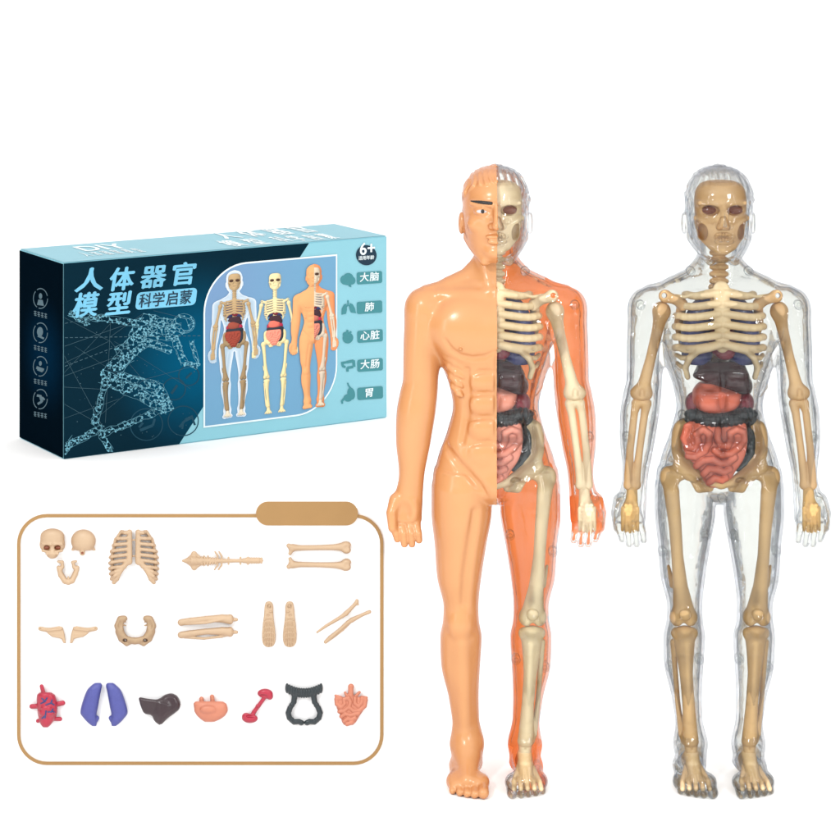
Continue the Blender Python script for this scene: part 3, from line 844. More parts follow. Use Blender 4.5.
bt = tris(BQ)
v1, right, left = clip(BV, bt, BV[:, 0].copy() + 1e-4)
def back_field(Vx):
    q = seam(Vx)
    x, y, z = Vx.T
    arm = np.clip((np.abs(x) - 60) / 6, 0, 1) 
    legz = (z < 300) & (np.abs(x) < 66)
    head = z > Z(262)
    # the clear half wraps further round the outer side of each limb
    cx = np.where(legz, 33, np.where(arm > .5, 82, 0))
    outer = np.where(legz | (arm > .5), np.clip((x - cx) / 16, -1, 1), 0)
    f = q - (0.50 + 0.12 * arm + 0.16 * outer)
    palm = (arm > .5) & (z < Z(497))
    f = np.where(palm, (y + 4 + 5 * np.clip((Z(513) - z) / 12, 0, 1)) / 6, f)
    foot = legz & (z < 34)
    f = np.where(foot, (y + 12) / 20, f)
    return np.where(z > Z(240), -1.0, np.where(z > Z(264), np.minimum(f, (Z(250) - z) / 14), f))
v1b, back, front = clip(v1, right, back_field(v1))
sv, st = compact(v1b, left)
me = to_mesh('skin_shell', sv, st, [M['skin'], M['skin_in']])
o = link('skin_shell', me, FIG1)
sd = o.modifiers.new('thickness', 'SOLIDIFY'); sd.thickness = 0.024; sd.offset = -1; sd.material_offset = 1; sd.material_offset_rim = 1
bv_, bt_ = compact(v1b, back)
link('back_shell', to_mesh('back_shell', bv_, bt_, M['skin_thin']), FIG1)
cv, ct = compact(v1b, front)
vi, ri, _ = clip(IV, tris(IQ), IV[:, 0] - 2.0)
vib, _, fi = clip(vi, ri, back_field(vi))
iv, it = compact(vib, fi)
me = to_mesh('clear_shell', np.vstack([cv, iv]), np.vstack([ct, it + len(cv)]), M['clear_light'])
link('clear_shell', me, FIG1)

q2 = seam(BV) - 0.1
v2, bk, ft = clip(BV, bt, q2)
qi = seam(IV) - 0.1
v2i, bki, fti = clip(IV, tris(IQ), qi)
for nm, a, b in (('front_shell', ft, fti), ('back_shell', bk, bki)):
    cv, ct = compact(v2, a); iv, it = compact(v2i, b)
    link(nm, to_mesh(nm, np.vstack([cv, iv]), np.vstack([ct, it + len(cv)]), M['clear']), FIG2)

anatomy(FIG1, True, 'r')
anatomy(FIG2, False, 'lr')
pegs(FIG1, (1,)); pegs(FIG2, (-1, 1))

# painted brow and eye on the skin half
S = Sculpt()
pts = []
for t in np.linspace(0, 1, 9):
    x = -25.5 + 19.5 * t; z = V(0, 201.6 + .8 * t, -32)[2]
    pts.append((x, surf_y(x, z) + .1, z, 0.7 + 0.95 * min(1, t * 2.2)))
S.chain(pts, 0)
v, q = S.mesh(.35); link('eyebrow', to_mesh('eyebrow', v, q, M['black']), FIG1)
ez = V(-14.5, 211.3, -33)[2]
S = Sculpt().ell((-14.5, surf_y(-14.5, ez) + 2.6, ez), (5.9, 3.0, 2.5), 0)
v, q = S.mesh(.35); eye = link('eye', to_mesh('eye', v, q, M['eyewhite']), FIG1)
S = Sculpt().ell((-14.3, surf_y(-14.5, ez) - .1, ez + .3), (1.8, 1.0, 2.1), 0)
v, q = S.mesh(.25); link('pupil', to_mesh('pupil', v, q, M['black']), eye)

# ------------------------------------------------------------------ framed board with the loose pieces
BS = EYE / (768 - HORIZON)                 # depth factor of the board
BY = (BS - 1) * F_PX                       # its front face, in pixels behind the figures
def BP(px, py, y=0.0):
    """photo pixel -> world pixels on the board's plane, y in front of it (negative)"""
    s = BS + y / F_PX
    return np.array([(px - 420) * s, BY + y, EYE - (py - HORIZON) * s])
def rrect(x0, y0, x1, y1, r, n=10):
    pts = []
    for cx, cy, a0 in ((x1 - r, y0 + r, -90), (x1 - r, y1 - r, 0), (x0 + r, y1 - r, 90), (x0 + r, y0 + r, 180)):
        for i in range(n + 1):
            a = math.radians(a0 + 90 * i / n)
            pts.append((cx + r * math.cos(a), cy + r * math.sin(a)))
    return pts
def slab(name, pts, y0, y1, mat, parent, origin, bev=0.0):
    bm = bmesh.new()
    f = [bm.verts.new((Vector(BP(px, py, y1)) - Vector(origin)) * PX) for px, py in pts]
    g = [bm.verts.new((Vector(BP(px, py, y0)) - Vector(origin)) * PX) for px, py in pts]
    bm.faces.new(f); bm.faces.new(g[::-1])
    for i in range(len(f)):
        j = (i + 1) % len(f); bm.faces.new((f[i], g[i], g[j], f[j]))
    bmesh.ops.recalc_face_normals(bm, faces=bm.faces)
    me = bpy.data.meshes.new(name); bm.to_mesh(me); bm.free(); me.materials.append(mat)
    return link(name, me, parent)
def ring(name, outer, inner, y0, y1, mat, parent, origin):
    bm = bmesh.new()
    L = []
    for pts, y in ((outer, y1), (inner, y1), (outer, y0), (inner, y0)):
        L.append([bm.verts.new((Vector(BP(px, py, y)) - Vector(origin)) * PX) for px, py in pts])
    n = len(outer)
    for i in range(n):
        j = (i + 1) % n
        for a, b in ((0, 1), (0, 2), (1, 3), (2, 3)):
            bm.faces.new((L[a][i], L[a][j], L[b][j], L[b][i]))
    bmesh.ops.recalc_face_normals(bm, faces=bm.faces)
    me = bpy.data.meshes.new(name); bm.to_mesh(me); bm.free(); me.materials.append(mat)
    return link(name, me, parent)

org = BP(200, 768); org[2] = 0
BOARD = empty('display_board', Vector(org) * PX)
tag(BOARD, 'white display board with thin tan rounded border and blank tan tab on top', 'display board')
slab('back_panel', [(8, 508), (391, 508), (391, 768), (8, 768)][::-1], 0, 8, M['board'], BOARD, org)
ring('border', rrect(17, 514, 383.5, 765, 30), rrect(20.4, 517.4, 380.1, 761.6, 26.6), -0.4, -2.2, M['tan'], BOARD, org)
slab('blank_tab', rrect(256, 501.5, 358, 525.5, 11.9), 9, -3.6, M['tan'], BOARD, org)

def piece(name, S, h, mat, label, cat, group=None, children=()):
    """sculpted in photo pixels: x = px, z = -py, y<0 towards the viewer from the board"""
    def conv(v):
        s = BS + v[:, 1] / F_PX
        return np.stack([(v[:, 0] - 420) * s, BY + v[:, 1], EYE - (-v[:, 2] - HORIZON) * s], 1)
    v, q = S.mesh(h)
    v = conv(v)
    c = np.array([(v[:, 0].min() + v[:, 0].max()) / 2, v[:, 1].max(), v[:, 2].min()])
    o = link(name, to_mesh(name, v - c, q, mat)); o.location = Vector(c) * PX
    tag(o, label, cat, group)
    for cn, cs, ch, cm in children:
        v, q = cs.mesh(ch)
        link(cn, to_mesh(cn, conv(v) - c, q, cm), o)
    return o
def W(px, py, y=0.0): return (px, y, -py)

# skull front
S = Sculpt()
S.ell(W(52.4, 540, -4), (12.0, 8, 10.6), 2); S.ell(W(52.4, 535.5, -4), (11.3, 7.5, 6.5), 3)
S.ell(W(43.5, 545.5, -3), (3.8, 5, 5), 3); S.ell(W(61.2, 545.5, -3), (3.8, 5, 5), 3)
S.ell(W(52.2, 553, -5), (6.2, 6, 5.8), 3)
for s in (-1, 1):
    S.cone(W(52.4 + s * 2, 544.2, -11), W(52.4 + s * 9.5, 544, -8.5), 1.5, 1.3, 1.2)
    S.ell(W(52.2 + s * 5.4, 547.7, -11), (3.5, 7, 2.6), .8, 's')
    S.cone(W(52.2 + s * 3, 552, -10), W(52.2 + s * 9.5, 550.6, -7), 1.6, 1.4, 1)
    S.cone(W(52.2 + s * .9, 551.0, -13), W(52.2 + s * 1.6, 553.2, -12), .9, 1.1, .5, 's')
S.cone(W(47.5, 556.2, -11.2), W(57, 556.2, -11.2), .7, None, .6, 's')
S.cone(W(46.5, 553.8, -10), W(58, 553.8, -10), 1.0, None, 1.2)
S2 = [Sculpt().ell(W(46.8, 547.8, -5), (3.6, 2.6, 2.7)), Sculpt().ell(W(57.6, 547.8, -5), (3.6, 2.6, 2.7)), Sculpt().ell(W(52.2, 552.4, -7.4), (1.9, 2, 1.9))]
piece('skull', S, .4, M['bone_kit'], 'front half of a small beige plastic skull with brown eye sockets', 'skull piece', children=[('eye_socket', S2[0], .5, M['socket']), ('eye_socket', S2[1], .5, M['socket']), ('nose_socket', S2[2], .5, M['socket'])])
# skull back
S = Sculpt()
S.ell(W(83.4, 541, -3.5), (12.4, 8.5, 11.6), 1); S.cone(W(73.5, 549, -2), W(71.8, 551.5, -2), 1.6, 1.2, 2); S.cone(W(93.3, 549, -2), W(95, 551.3, -2), 1.6, 1.2, 2)
S.add(lambda x, y, z: (-z - 550.6) + 0 * x + 0 * y, (68, -20, -560), (98, 10, -525), .8, 'i')
S.cone(W(82.4, 552, -6), W(82.4, 553.2, -6), 2.8, 2.6, 1.2); S.cone(W(82.4, 553, -12), W(82.4, 553, -7), 1.5, 1.2, .5, 's')
S2 = Sculpt().ell(W(82.4, 553, -6.8), (1.7, 1.6, 1.7))
piece('cranium', S, .45, M['bone_kit'], 'round back half of a beige plastic skull, beside the skull face', 'skull piece', children=[('peg_hole', S2, .5, M['socket'])])
# jaw
S = Sculpt()
S.chain([(*W(62.0, 562, -4), 1.5), (*W(58.5, 561.6, -4), 1.4)], .5); S.chain([(*W(62.2, 562, -4), 1.5), (*W(62.4, 567, -4), 1.8), (*W(60, 570, -4), 2.2)], 1)
S.chain([(*W(72.5, 562.3, -4), 1.5), (*W(76, 561.3, -4), 1.2)], .5); S.chain([(*W(73, 562.5, -4), 1.5), (*W(74, 567, -4), 1.8), (*W(76.5, 569.5, -4), 2.2)], 1)
S.chain([(*W(58.5, 567.5, -4), 2.0), (*W(61, 575, -4), 3.0), (*W(65, 581, -6), 3.0), (*W(68.4, 582.3, -7), 2.6), (*W(72, 580.5, -6), 3.0), (*W(75.2, 574, -4), 2.8), (*W(77.4, 567.5, -4), 2.0)], 1.5)
S.cone(W(68.3, 579.5, -8), W(68.3, 577.2, -8), 1.4, 1.0, .6)
piece('jawbone', S, .4, M['bone_kit'], 'small U-shaped beige lower jaw beneath the skull face', 'jaw piece')
# rib cage halves: one piece held by two short bridges
S = Sculpt()
for s in (-1, 1):
    cx = 133.8
    S.chain([(*W(cx + s * 4.2, 532, -6), 2.5), (*W(cx + s * 4.4, 562, -7), 3.0)], 1, sq=1.3)
    for i in range(9):
        py = 531.5 + i * 5.5
        ow = (13, 18, 20.5, 22.5, 23.5, 24, 24, 23.4, 22.5)[i]
        iw = (5, 5, 5, 5, 5, 5, 9, 13.5, 16)[i]
        dp = (2, 3.5, 5, 6, 6.5, 7, 7, 6.5, 6)[i]
        ip = py if i < 6 else 562 + (i - 5) * 3.6
        S.chain([(*W(cx + s * iw, ip + (1 if i < 6 else 1), -6.5), 1.9), (*W(cx + s * (iw + ow) / 2, ip + (py - ip) * .5 + 1.0 + dp * .15, -7), 1.8), (*W(cx + s * (ow - 2), py + dp * .55 - .5, -4.5), 1.9), (*W(cx + s * ow, py + dp * .6, -1.5), 1.7)], 1)
    S.chain([(*W(cx + s * 5, 561, -6.5), 2.8), (*W(cx + s * 10, 566, -6), 2.6), (*W(cx + s * 14, 572, -6), 2.4), (*W(cx + s * 17, 579, -5), 2.2), (*W(cx + s * 20, 582.5, -3), 2.0)], 1)
    S.chain([(*W(cx + s * 12.5, 531.5, -3), 1.6), (*W(cx + s * 18.5, 541, -2), 1.6), (*W(cx + s * 21.5, 556, -1.5), 1.6), (*W(cx + s * 21.5, 578, -1.5), 1.6)], 1)
for py in (540, 556): S.cone(W(129.5, py, -5.5), W(138, py, -5.5), .9, None, .3)
piece('rib_cage', S, .42, M['bone_kit'], 'beige plastic rib cage split down the middle, beside the skull halves', 'rib cage piece')
# spine, lying with sacrum on the left
S = Sculpt()
S.chain([(*W(200, 560.6, -4), 2.6), (*W(224, 560.8, -4), 2.0), (*W(262, 560.6, -4), 1.2)], .5)
n = Vector((1, 0))
S.chain([(*W(183, 560.8, -4), 1.2), (*W(192, 560.8, -4), 4.6), (*W(200, 561, -4), 3.4)], 1, sq=1.0)
S.ell(W(194, 555.0, -3), (3.0, 2.2, 4.0), 2); S.ell(W(194, 566.5, -3), (3.0, 2.2, 4.0), 2)
S.cone(W(187, 560, -3), W(195, 553.2, -3), 1.7, 1.3, 1); S.cone(W(187, 561.5, -3), W(195, 568.4, -3), 1.7, 1.3, 1)
S.cone(W(195, 553.5, -3), W(201, 558.5, -3), 1.3, 1.5, 1); S.cone(W(195, 568.2, -3), W(201, 563.5, -3), 1.3, 1.5, 1)
for i in range(6): S.cone(W(202 + i * 2.7, 557.5 + .2 * i, -5), W(202 + i * 2.7, 564.5 - .2 * i, -5), 1.2, 1.2, .4)
for x in (204, 208): S.cone(W(x, 557.5, -4), W(x, 555.8, -4), .9, .7, .5); S.cone(W(x, 564, -4), W(x, 565.8, -4), .9, .7, .5)
for x, r in ((216.5, 9), (220.5, 9)):
    S.chain([(*W(x - 1.5, 560.6 - r, -3), .8), (*W(x + 1, 556, -4), .9), (*W(x + 1.2, 560.6, -4), 1.2), (*W(x + 1, 565.5, -4), .9), (*W(x - 2.0, 560.8 + r, -3), .8)], .5)
for x in (228.5, 240.5, 248): S.cone(W(x, 557.4, -4), W(x, 564.2, -4), .9, None, .4)
for x in np.arange(247, 262, 2.4): S.cone(W(x, 558.6, -4), W(x, 562.6, -4), 1.3, 1.1, .4)
S.cone(W(244, 560.6, -4), W(258, 560.8, -4), 2.4, 2.2, 1)
for x, y in ((190, 559), (190, 562.5), (193.5, 557.5), (193.5, 564), (197, 559.3), (197, 562.6)): S.ell(W(x, y, -8.4), (.8, 1.5, .8), .3, 's')
piece('spine', S, .38, M['bone_kit'], 'beige plastic spine lying sideways with spiky pointed tail end', 'spine piece')
# long bones
def femur_piece(y0, flip, label):
    S = Sculpt(); f = -1 if flip else 1
    S.chain([(*W(293, y0, -4), 3.6), (*W(300, y0 + .3 * f, -4), 2.7), (*W(318, y0, -4), 2.5), (*W(335, y0 - .4 * f, -4), 3.0), (*W(344, y0 - .8 * f, -4), 4.6)], 3)
    S.ell(W(346.5, y0 - 2.6, -4), (4.6, 4.5, 3.7), 2); S.ell(W(346.5, y0 + 2.6, -4), (4.4, 4.5, 3.5), 2)
    S.ell(W(347, y0 + .6, -9.2), (3, 1.5, 3.4), 1.2, 's')
    S.cone(W(291, y0, -4), W(288.6, y0 - 2 * f, -4), 2.8, 2.2, 1.5); S.cone(W(292, y0 + 2 * f, -4), W(290, y0 + 6.0 * f, -4), 2.3, 1.7, 2)
    piece('thigh_bone', S, .42, M['bone_kit'], label, 'leg bone piece', 'loose thigh bones')
femur_piece(547.6, False, 'upper of the two beige thigh bones, its knob hanging down')
femur_piece(564.8, True, 'lower of the two beige thigh bones, its knob turned up')
def shin_piece(y0, gap, label):
    S = Sculpt()
    S.chain([(*W(181, y0 + 2.5, -4), 3.4), (*W(190, y0 + 1.0, -4), 3.2), (*W(206, y0 - 1.0, -4), 3.0), (*W(222, y0 - 1.5, -4), 4.0), (*W(228, y0 - .8, -4), 4.6)], 3)
    S.ell(W(230.5, y0 - .6, -4), (3.2, 4, 5.0), 1.5); S.cone(W(232, y0 - .4, -4), W(236.5, y0 - .4, -4), 1.8, 1.7, .5)
    if gap: S.chain([(*W(185, y0 + 4.4, -3), 1.6), (*W(204, y0 + 6.0, -3), 1.2), (*W(222, y0 + 3.8, -3), 1.4), (*W(228, y0 + 2, -3), 1.6)], 1)
    else: S.chain([(*W(186, y0 + 3.8, -5), 1.4), (*W(206, y0 + 2.8, -6), 1.2), (*W(224, y0 - 1, -7), 1.5)], .8)
    piece('shin_bone', S, .42, M['bone_kit'], label, 'leg bone piece', 'loose shin bones')
shin_piece(620.0, False, 'upper of the two beige shin bones with pegs on one end')
shin_piece(632.5, True, 'lower of the two beige shin bones, thin second bone along it')
# shoulder blades
def blade(s, cx, label):
    S = Sculpt()
    def X(d): return cx + s * d * .96
    S.cone(W(X(0.3), 628.6, -3), W(X(7), 630, -3), 2.2, 2.0, 1)
    S.poly([(X(d), -p) for d, p in ((4, 628), (12, 627.6), (20, 626.2), (23.5, 627), (25.6, 634), (27, 643.4), (24.2, 643), (22.6, 639), (19.2, 638), (13, 637), (8.5, 634))], -3.2, 2.4, 1.5, 1, (0, .06))
    S.cone(W(X(8), 630.6, -5.2), W(X(22), 629.2, -5.6), 1.2, 1.0, .8)
    S.cone(W(X(9), 633.0, -6), W(X(22), 632.4, -6.2), .7, None, .7, 's'); S.cone(W(X(13), 635.4, -6), W(X(23), 636, -6.2), .6, None, .7, 's')
    S.ell(W(X(.3), 628.6, -5.6), (1.0, 1.6, 1.0), .4, 's')
    piece('shoulder_blade', S, .4, M['bone_kit'], label, 'shoulder blade piece', 'loose shoulder blades')
blade(1, 40, 'wing-shaped beige shoulder blade with its arm pointing away from the other blade, left one')
blade(-1, 95.8, 'wing-shaped beige shoulder blade whose arm points toward the pelvis, right one')
# pelvis
S = Sculpt()
for s in (-1, 1):
    cx = 135.2
    S.chain([(*W(cx + s * 14.5, 619.5, -5), 3.8), (*W(cx + s * 16.5, 626, -5), 4.4), (*W(cx + s * 14.5, 633, -5), 4.0), (*W(cx + s * 10, 638.5, -6), 3.2), (*W(cx, 641, -6), 2.8)], 3)
    S.ell(W(cx + s * 11, 618.5, -5), (3.2, 3, 3), 2)
    for py in (618, 621.5, 625): S.cone(W(cx + s * 12, py, -5), W(cx + s * 9.4, py + .5, -5), 1.0, .6, .6)
    S.chain([(*W(cx + s * 17, 632, -4), 3.0), (*W(cx + s * 14, 639, -4), 3.0), (*W(cx + s * 8.5, 644, -4), 2.2), (*W(cx + s * 3.5, 641.5, -5), 2.2)], 1.5)
    S.ell(W(cx + s * 10.2, 640.3, -8), (2.4, 6, 1.7), .7, 's')
    S.ell(W(cx + s * 15, 625, -10), (2.6, 3, 4.6), 2, 's')
piece('pelvis', S, .42, M['bone_pelvis'], 'brownish beige U-shaped pelvis below the rib cage', 'pelvis piece')
# feet
def foot_piece(cx, s, label):
    S = Sculpt()
    S.poly([(cx + s * d, -p) for d, p in ((-3.2, 602.2), (0, 601), (3.2, 602.2), (4.6, 606), (4.4, 612), (5.0, 620), (6.2, 628), (6.9, 636), (6.6, 642), (4.6, 646.2), (0, 647.4), (-4.4, 646.2), (-6.6, 642), (-6.9, 634), (-6.0, 624), (-4.8, 616), (-4.4, 608))], -3, 3.0, 1.8, 1, soft=2)
    for i in range(4):
        d = -3.9 + i * 2.6
        S.chain([(*W(cx + s * d * .7, 619, -5.9), .7), (*W(cx + s * d, 632, -5.8), .85), (*W(cx + s * d * 1.02, 646.5, -5.4), 1.1)], .4, 's')
    for py, w in ((620.5, 5), (627, 6), (632.5, 6.6), (637.5, 6.6), (642.3, 6.2)):
        S.chain([(*W(cx - w, py + .8, -5.7), .65), (*W(cx, py - .4, -5.8), .7), (*W(cx + w, py + .8, -5.7), .65)], .3, 's')
    S.ell(W(cx, 606.8, -6.6), (2.7, 1.8, 2.7), .6, 's'); S.ell(W(cx + s * .5, 606, -6.2), (1.3, 1.5, 1.4), .4)
    S.ell(W(cx - s * .6, 615.4, -6.8), (2.0, 1.8, 1.5), .5, 's'); S.ell(W(cx + s * 1.8, 611.8, -6), (2.0, 1.2, 1.0), .4)
    piece('foot_bone', S, .4, M['bone_kit'], label, 'foot bone piece', 'loose foot bones')
foot_piece(268.8, 1, 'beige foot sole bone with ridged toes, the one nearer the shin bones')
foot_piece(289.8, -1, 'beige foot sole bone with ridged toes, the one nearer the thin arm bones')
# arm bones
S = Sculpt(); S.chain([(*W(317, 632.3, -3), 1.0), (*W(326, 626, -3), 1.4), (*W(342, 616.5, -3), 1.8), (*W(346, 613.5, -3), 2.4), (*W(352, 607.5, -3), 1.7), (*W(356.5, 602.5, -3), 1.9), (*W(357, 600.5, -3), 1.6)], 1); S.cone(W(355.5, 603.5, -3), W(358, 604.5, -3), 1.2, 1.0, .5)
piece('arm_bone', S, .36, M['bone_kit'], 'thin beige arm bone, the upper of the two crossing diagonally', 'arm bone piece', 'loose arm bones')
S = Sculpt(); S.chain([(*W(325.5, 642, -3), 1.8), (*W(330, 638, -3), 2.2), (*W(340, 629.5, -3), 1.6), (*W(348, 622.5, -3), 2.0), (*W(352, 620, -3), 2.4), (*W(362, 615, -3), 1.6), (*W(369.5, 611.8, -3), 1.8)], 1); S.chain([(*W(332, 638.5, -2), .9), (*W(343, 630, -2), .9), (*W(350, 623, -2), .9)], .6)
piece('arm_bone', S, .36, M['bone_kit'], 'thicker beige arm bone, the lower of the two crossing diagonally', 'arm bone piece', 'loose arm bones')
# heart
S = Sculpt()
S.loft([(-p, c, -6, a, b) for p, c, a, b in ((692.5, 45.5, 6, 5), (695, 46, 9, 7), (703, 47, 10.3, 8), (712, 47.5, 10, 8), (719, 46.8, 8, 6.5), (725, 45.8, 4.8, 4.5), (727.3, 45.5, 2.5, 2.5))], 2)
S.cone(W(43.8, 694, -6), W(41.6, 686.2, -5), 2.2, 2.0, 1)
S.cone(W(39, 706, -5), W(31.8, 706.5, -4), 2.6, 2.5, 1); S.cone(W(55, 704.5, -5), W(62.8, 703, -4), 2.6, 2.6, 1)
S.cone(W(41, 720, -5), W(37.8, 721, -4), 2.0, 2.0, 1); S.cone(W(54, 719, -5), W(60, 719, -4), 2.0, 2.3, 1)
S.ell(W(46, 708.5, -13), (5, 3, 3), 2); S.ell(W(43, 713, -12), (4, 3, 3), 2); S.ell(W(50, 713.5, -12), (4, 3, 3), 2)
S2 = Sculpt()
HS = S
for pl in ([(41, 703.5), (45, 701.5), (47, 698)], [(45, 701.5), (42, 698.5)], [(46, 705), (51, 703), (54, 705)], [(51, 703), (52, 700)], [(46, 711), (45, 718)], [(45.5, 715), (42, 718.5)], [(48, 712), (54, 712)], [(51, 712), (53, 709)]):
    pts = []
    for (ax, ay), (bx, by) in zip(pl[:-1], pl[1:]):
        for t in (0, .5, 1):
            x, y = ax + (bx - ax) * t, ay + (by - ay) * t
            pts.append((x, surf_y(x, -y, -25, HS) + .2, -y, .85))
    S2.chain(pts, .2)
piece('heart', S, .4, M['red'], 'red plastic heart with blue veins and cut tubes sticking out', 'heart piece', children=[('vein', S2, .35, M['navy'])])
# lungs
def lung_piece(s, label):
    S = Sculpt(); cx = 104
    rows = ((683, 6.2, 3, 3), (685, 7.0, 5, 4.5), (690, 9.8, 7.0, 6.5), (699, 12.5, 8.0, 7.5), (708, 14.6, 8.5, 7.5), (713, 15.4, 8.2, 7), (719, 13.6, 6.0, 6), (723.5, 11.2, 4.0, 4), (726, 9.8, 2.0, 2.5))
    S.loft([(-p, cx + s * c, -4, a, b) for p, c, a, b in rows], 1, n=2.6)
    S.cone(W(cx + s * 6.8, 718, -4), W(cx + s * 7.6, 720, -4), 2.2, 2.0, 2)
    piece('lung', S, .42, M['blue'], label, 'lung piece', 'loose blue lungs')
lung_piece(-1, 'blue textured lung, the one beside the red heart'); lung_piece(1, 'blue textured lung, the one beside the dark liver')
# liver
def zc(pts): return [(10 + x / 4.2, -(660 + y / 4.2)) for x, y in pts]
S = Sculpt()
S.poly(zc([(538, 154), (575, 162), (630, 168), (668, 184), (662, 232), (632, 276), (606, 258), (596, 232), (562, 226), (549, 196)]), -6, 4.6, 3.0, 3, (-.10, .10), soft=1)
S.poly(zc([(618, 172), (648, 146), (678, 138), (704, 150), (718, 182), (712, 208), (684, 230), (648, 254), (630, 266), (612, 240)]), -6, 5.2, 5.0, 4, (.12, .22), soft=2)
S.cone(W(157, 700.6, -12), W(175, 707, -12.5), 1.0, .7, .8, 's'); S.cone(W(156, 703, -12), W(153, 712, -11.5), .8, .6, .8, 's')
piece('liver', S, .38, M['liver_kit'], 'dark brown plastic liver with pointed lobes beside the blue lungs', 'liver piece')
# stomach
S = Sculpt()
S.loft([(-p, c, -5, a, b) for p, c, a, b in ((701.5, 209, 14, 3.5), (704, 210, 16.5, 5.5), (710, 211, 16.8, 7), (715, 211, 14.5, 6.5), (719, 210.5, 10, 5), (721.7, 209.5, 5, 3))], 1, n=2.5)
S.cone(W(201.8, 704, -4), W(201.5, 698.8, -4), 2.4, 2.2, 1); S.cone(W(213, 704, -4), W(212, 696.5, -4), 2.4, 2.1, 1)
S.ell(W(208, 709.5, -12), (7, 2.5, 3.5), 3)
piece('stomach', S, .42, M['gut_kit'], 'smooth salmon pink stomach with two short stubs on top', 'stomach piece')
# kidneys
S = Sculpt()
S.chain([(*W(265, 697, -4), 2.0), (*W(254, 712, -4), 2.2), (*W(252, 716, -4), 2.4)], 1); S.ell(W(258, 706, -5), (2.4, 2.4, 2), 1)
S.ell(W(265, 693.3, -5), (7.6, 4.5, 4.6), 1); S.ell(W(269.8, 696.5, -5), (3.2, 3.5, 3.4), 2)
S.ell(W(250, 718.5, -5), (7.8, 4.5, 4.6), 1); S.ell(W(246, 716.5, -5), (4, 3.8, 3.8), 2)
S.ell(W(263, 696.2, -9), (4.5, 2.5, 1.6), 1, 's'); S.ell(W(251, 716.2, -9.4), (5.5, 2.5, 1.6), 1, 's')
piece('kidneys', S, .4, M['red'], 'pinkish red pair of kidneys joined by a slanted rod, dumbbell shaped', 'kidney piece')
# colon
S = Sculpt()
for t in np.linspace(0, 1, 15):
    x = 287 + 34 * t; y = 688 + 5.0 - 4.8 * (2 * t - 1) ** 2
    S.ell(W(x, y, -5), (2.0, 4.4, 5.2), .6)
for s in (-1, 1):
    pts = [(294.5, 697), (293.8, 702), (290, 708), (288.2, 713), (289.5, 718), (294, 722), (299, 721.6), (303.6, 723.8)]
    c = 304.2
    for p, q in zip(pts[:-1], pts[1:]):
        for t in (0, .5):
            x = p[0] + (q[0] - p[0]) * t; y = p[1] + (q[1] - p[1]) * t
            S.ell(W(c + s * (c - x), y, -4), (2.9, 3.4, 2.9), .9)
piece('large_intestine', S, .4, M['colon'], 'dark slate ring-shaped large intestine with beaded top bar', 'intestine piece')
# small intestine
S = Sculpt()
S.loft([(-p, c, -3, a, b) for p, c, a, b in ((697, 351, 15, 2), (699, 351, 15.6, 3), (705, 351, 15, 3.4), (711, 350.5, 12.5, 3.4), (716, 350, 9.5, 3.2), (722, 349, 7, 3), (725, 348.5, 4.5, 2))], 1, n=2.5)
S.cone(W(340, 698, -4), W(335.5, 695.5, -4), 2.5, 1.2, 1); S.cone(W(362, 698, -4), W(366.5, 697.5, -4), 2.5, 1.2, 1)
S.chain([(*W(350.5, 698, -4), 3.0), (*W(350.8, 690, -4), 2.6), (*W(351, 686.6, -4), 3.0)], .8, sq=1.4)
S.cone(W(355, 697, -4), W(359.5, 692.2, -4), 1.8, 1.4, .8); S.cone(W(347, 696, -4), W(345, 692.5, -4), 1.8, 1.2, .8)
for w in ([(336.5, 699), (337, 704), (341, 707.5), (344.5, 704), (344, 699.5), (348.5, 698), (350.5, 702), (349, 707), (344, 711), (339.5, 711.5)], [(355, 698.5), (355, 703.5), (358.5, 706.5), (361.5, 703), (362, 698.5), (365.5, 700), (364.5, 706), (360, 710.5), (353.5, 711), (350, 708)],
          [(341.5, 716.5), (345.5, 714), (350, 715.5), (354, 714.5), (358.5, 713.5)], [(344.5, 721), (347.5, 718.8), (351.5, 719.8), (355, 718)], [(347, 724), (350.5, 722.8), (352.5, 722)]):
    S.chain([(*W(x, p, -5.6 + 2 * (abs(x - 351) / 16) ** 2), 2.25) for x, p in w], .2)
piece('small_intestine', S, .4, M['gut_kit'], 'salmon pink coiled small intestine with a stub on top', 'intestine piece')

# ------------------------------------------------------------------ the printed box, standing far behind on the same floor
KB = EYE / 559.517
BW, BH, BL = 376.994 * KB * PX, 196.696 * KB * PX, 114.956 * KB * PX
BOX = empty('toy_box', (-356.541 * KB * PX, (F_PX * KB - F_PX) * PX, 0), 0.552)
tag(BOX, 'dark navy and light blue printed toy carton standing on the floor behind the display board', 'toy box')

def homog(src, dst):
    A, bb = [], []
    for (x, y), (u, v) in zip(src, dst):
        A.append([x, y, 1, 0, 0, 0, -u * x, -u * y]); bb.append(u)
        A.append([0, 0, 0, x, y, 1, -v * x, -v * y]); bb.append(v)
    h = np.append(np.linalg.solve(np.array(A, float), np.array(bb, float)), 1).reshape(3, 3)
    def f(x, y):
        p = h @ np.array([x, y, 1.0]); return p[0] / p[2], p[1] / p[2]
    return f
hf = homog([(65, 264), (386.6, 234), (383, 421), (66, 459.5)], [(0, BH), (BW, BH), (BW, 0), (0, 0)])
he = homog([(17, 252), (65, 264), (66, 459.5), (17, 435)], [(BL, BH), (0, BH), (0, 0), (BL, 0)])
ht = homog([(65, 264), (386.6, 234), (339, 221), (17, 252)], [(0, 0), (BW, 0), (BW, BL), (0, BL)])
def Fz(zx, zy): return hf(zx / 2.1, 200 + zy / 2.1)          # coordinates read off a 2.1x enlargement
LAY = 0.004
def at_front(u, w, k): return (u, -LAY * k, w)
def at_end(v, w, k): return (-LAY * k, v, w)
def at_top(u, v, k): return (u, v, BH + LAY * k)

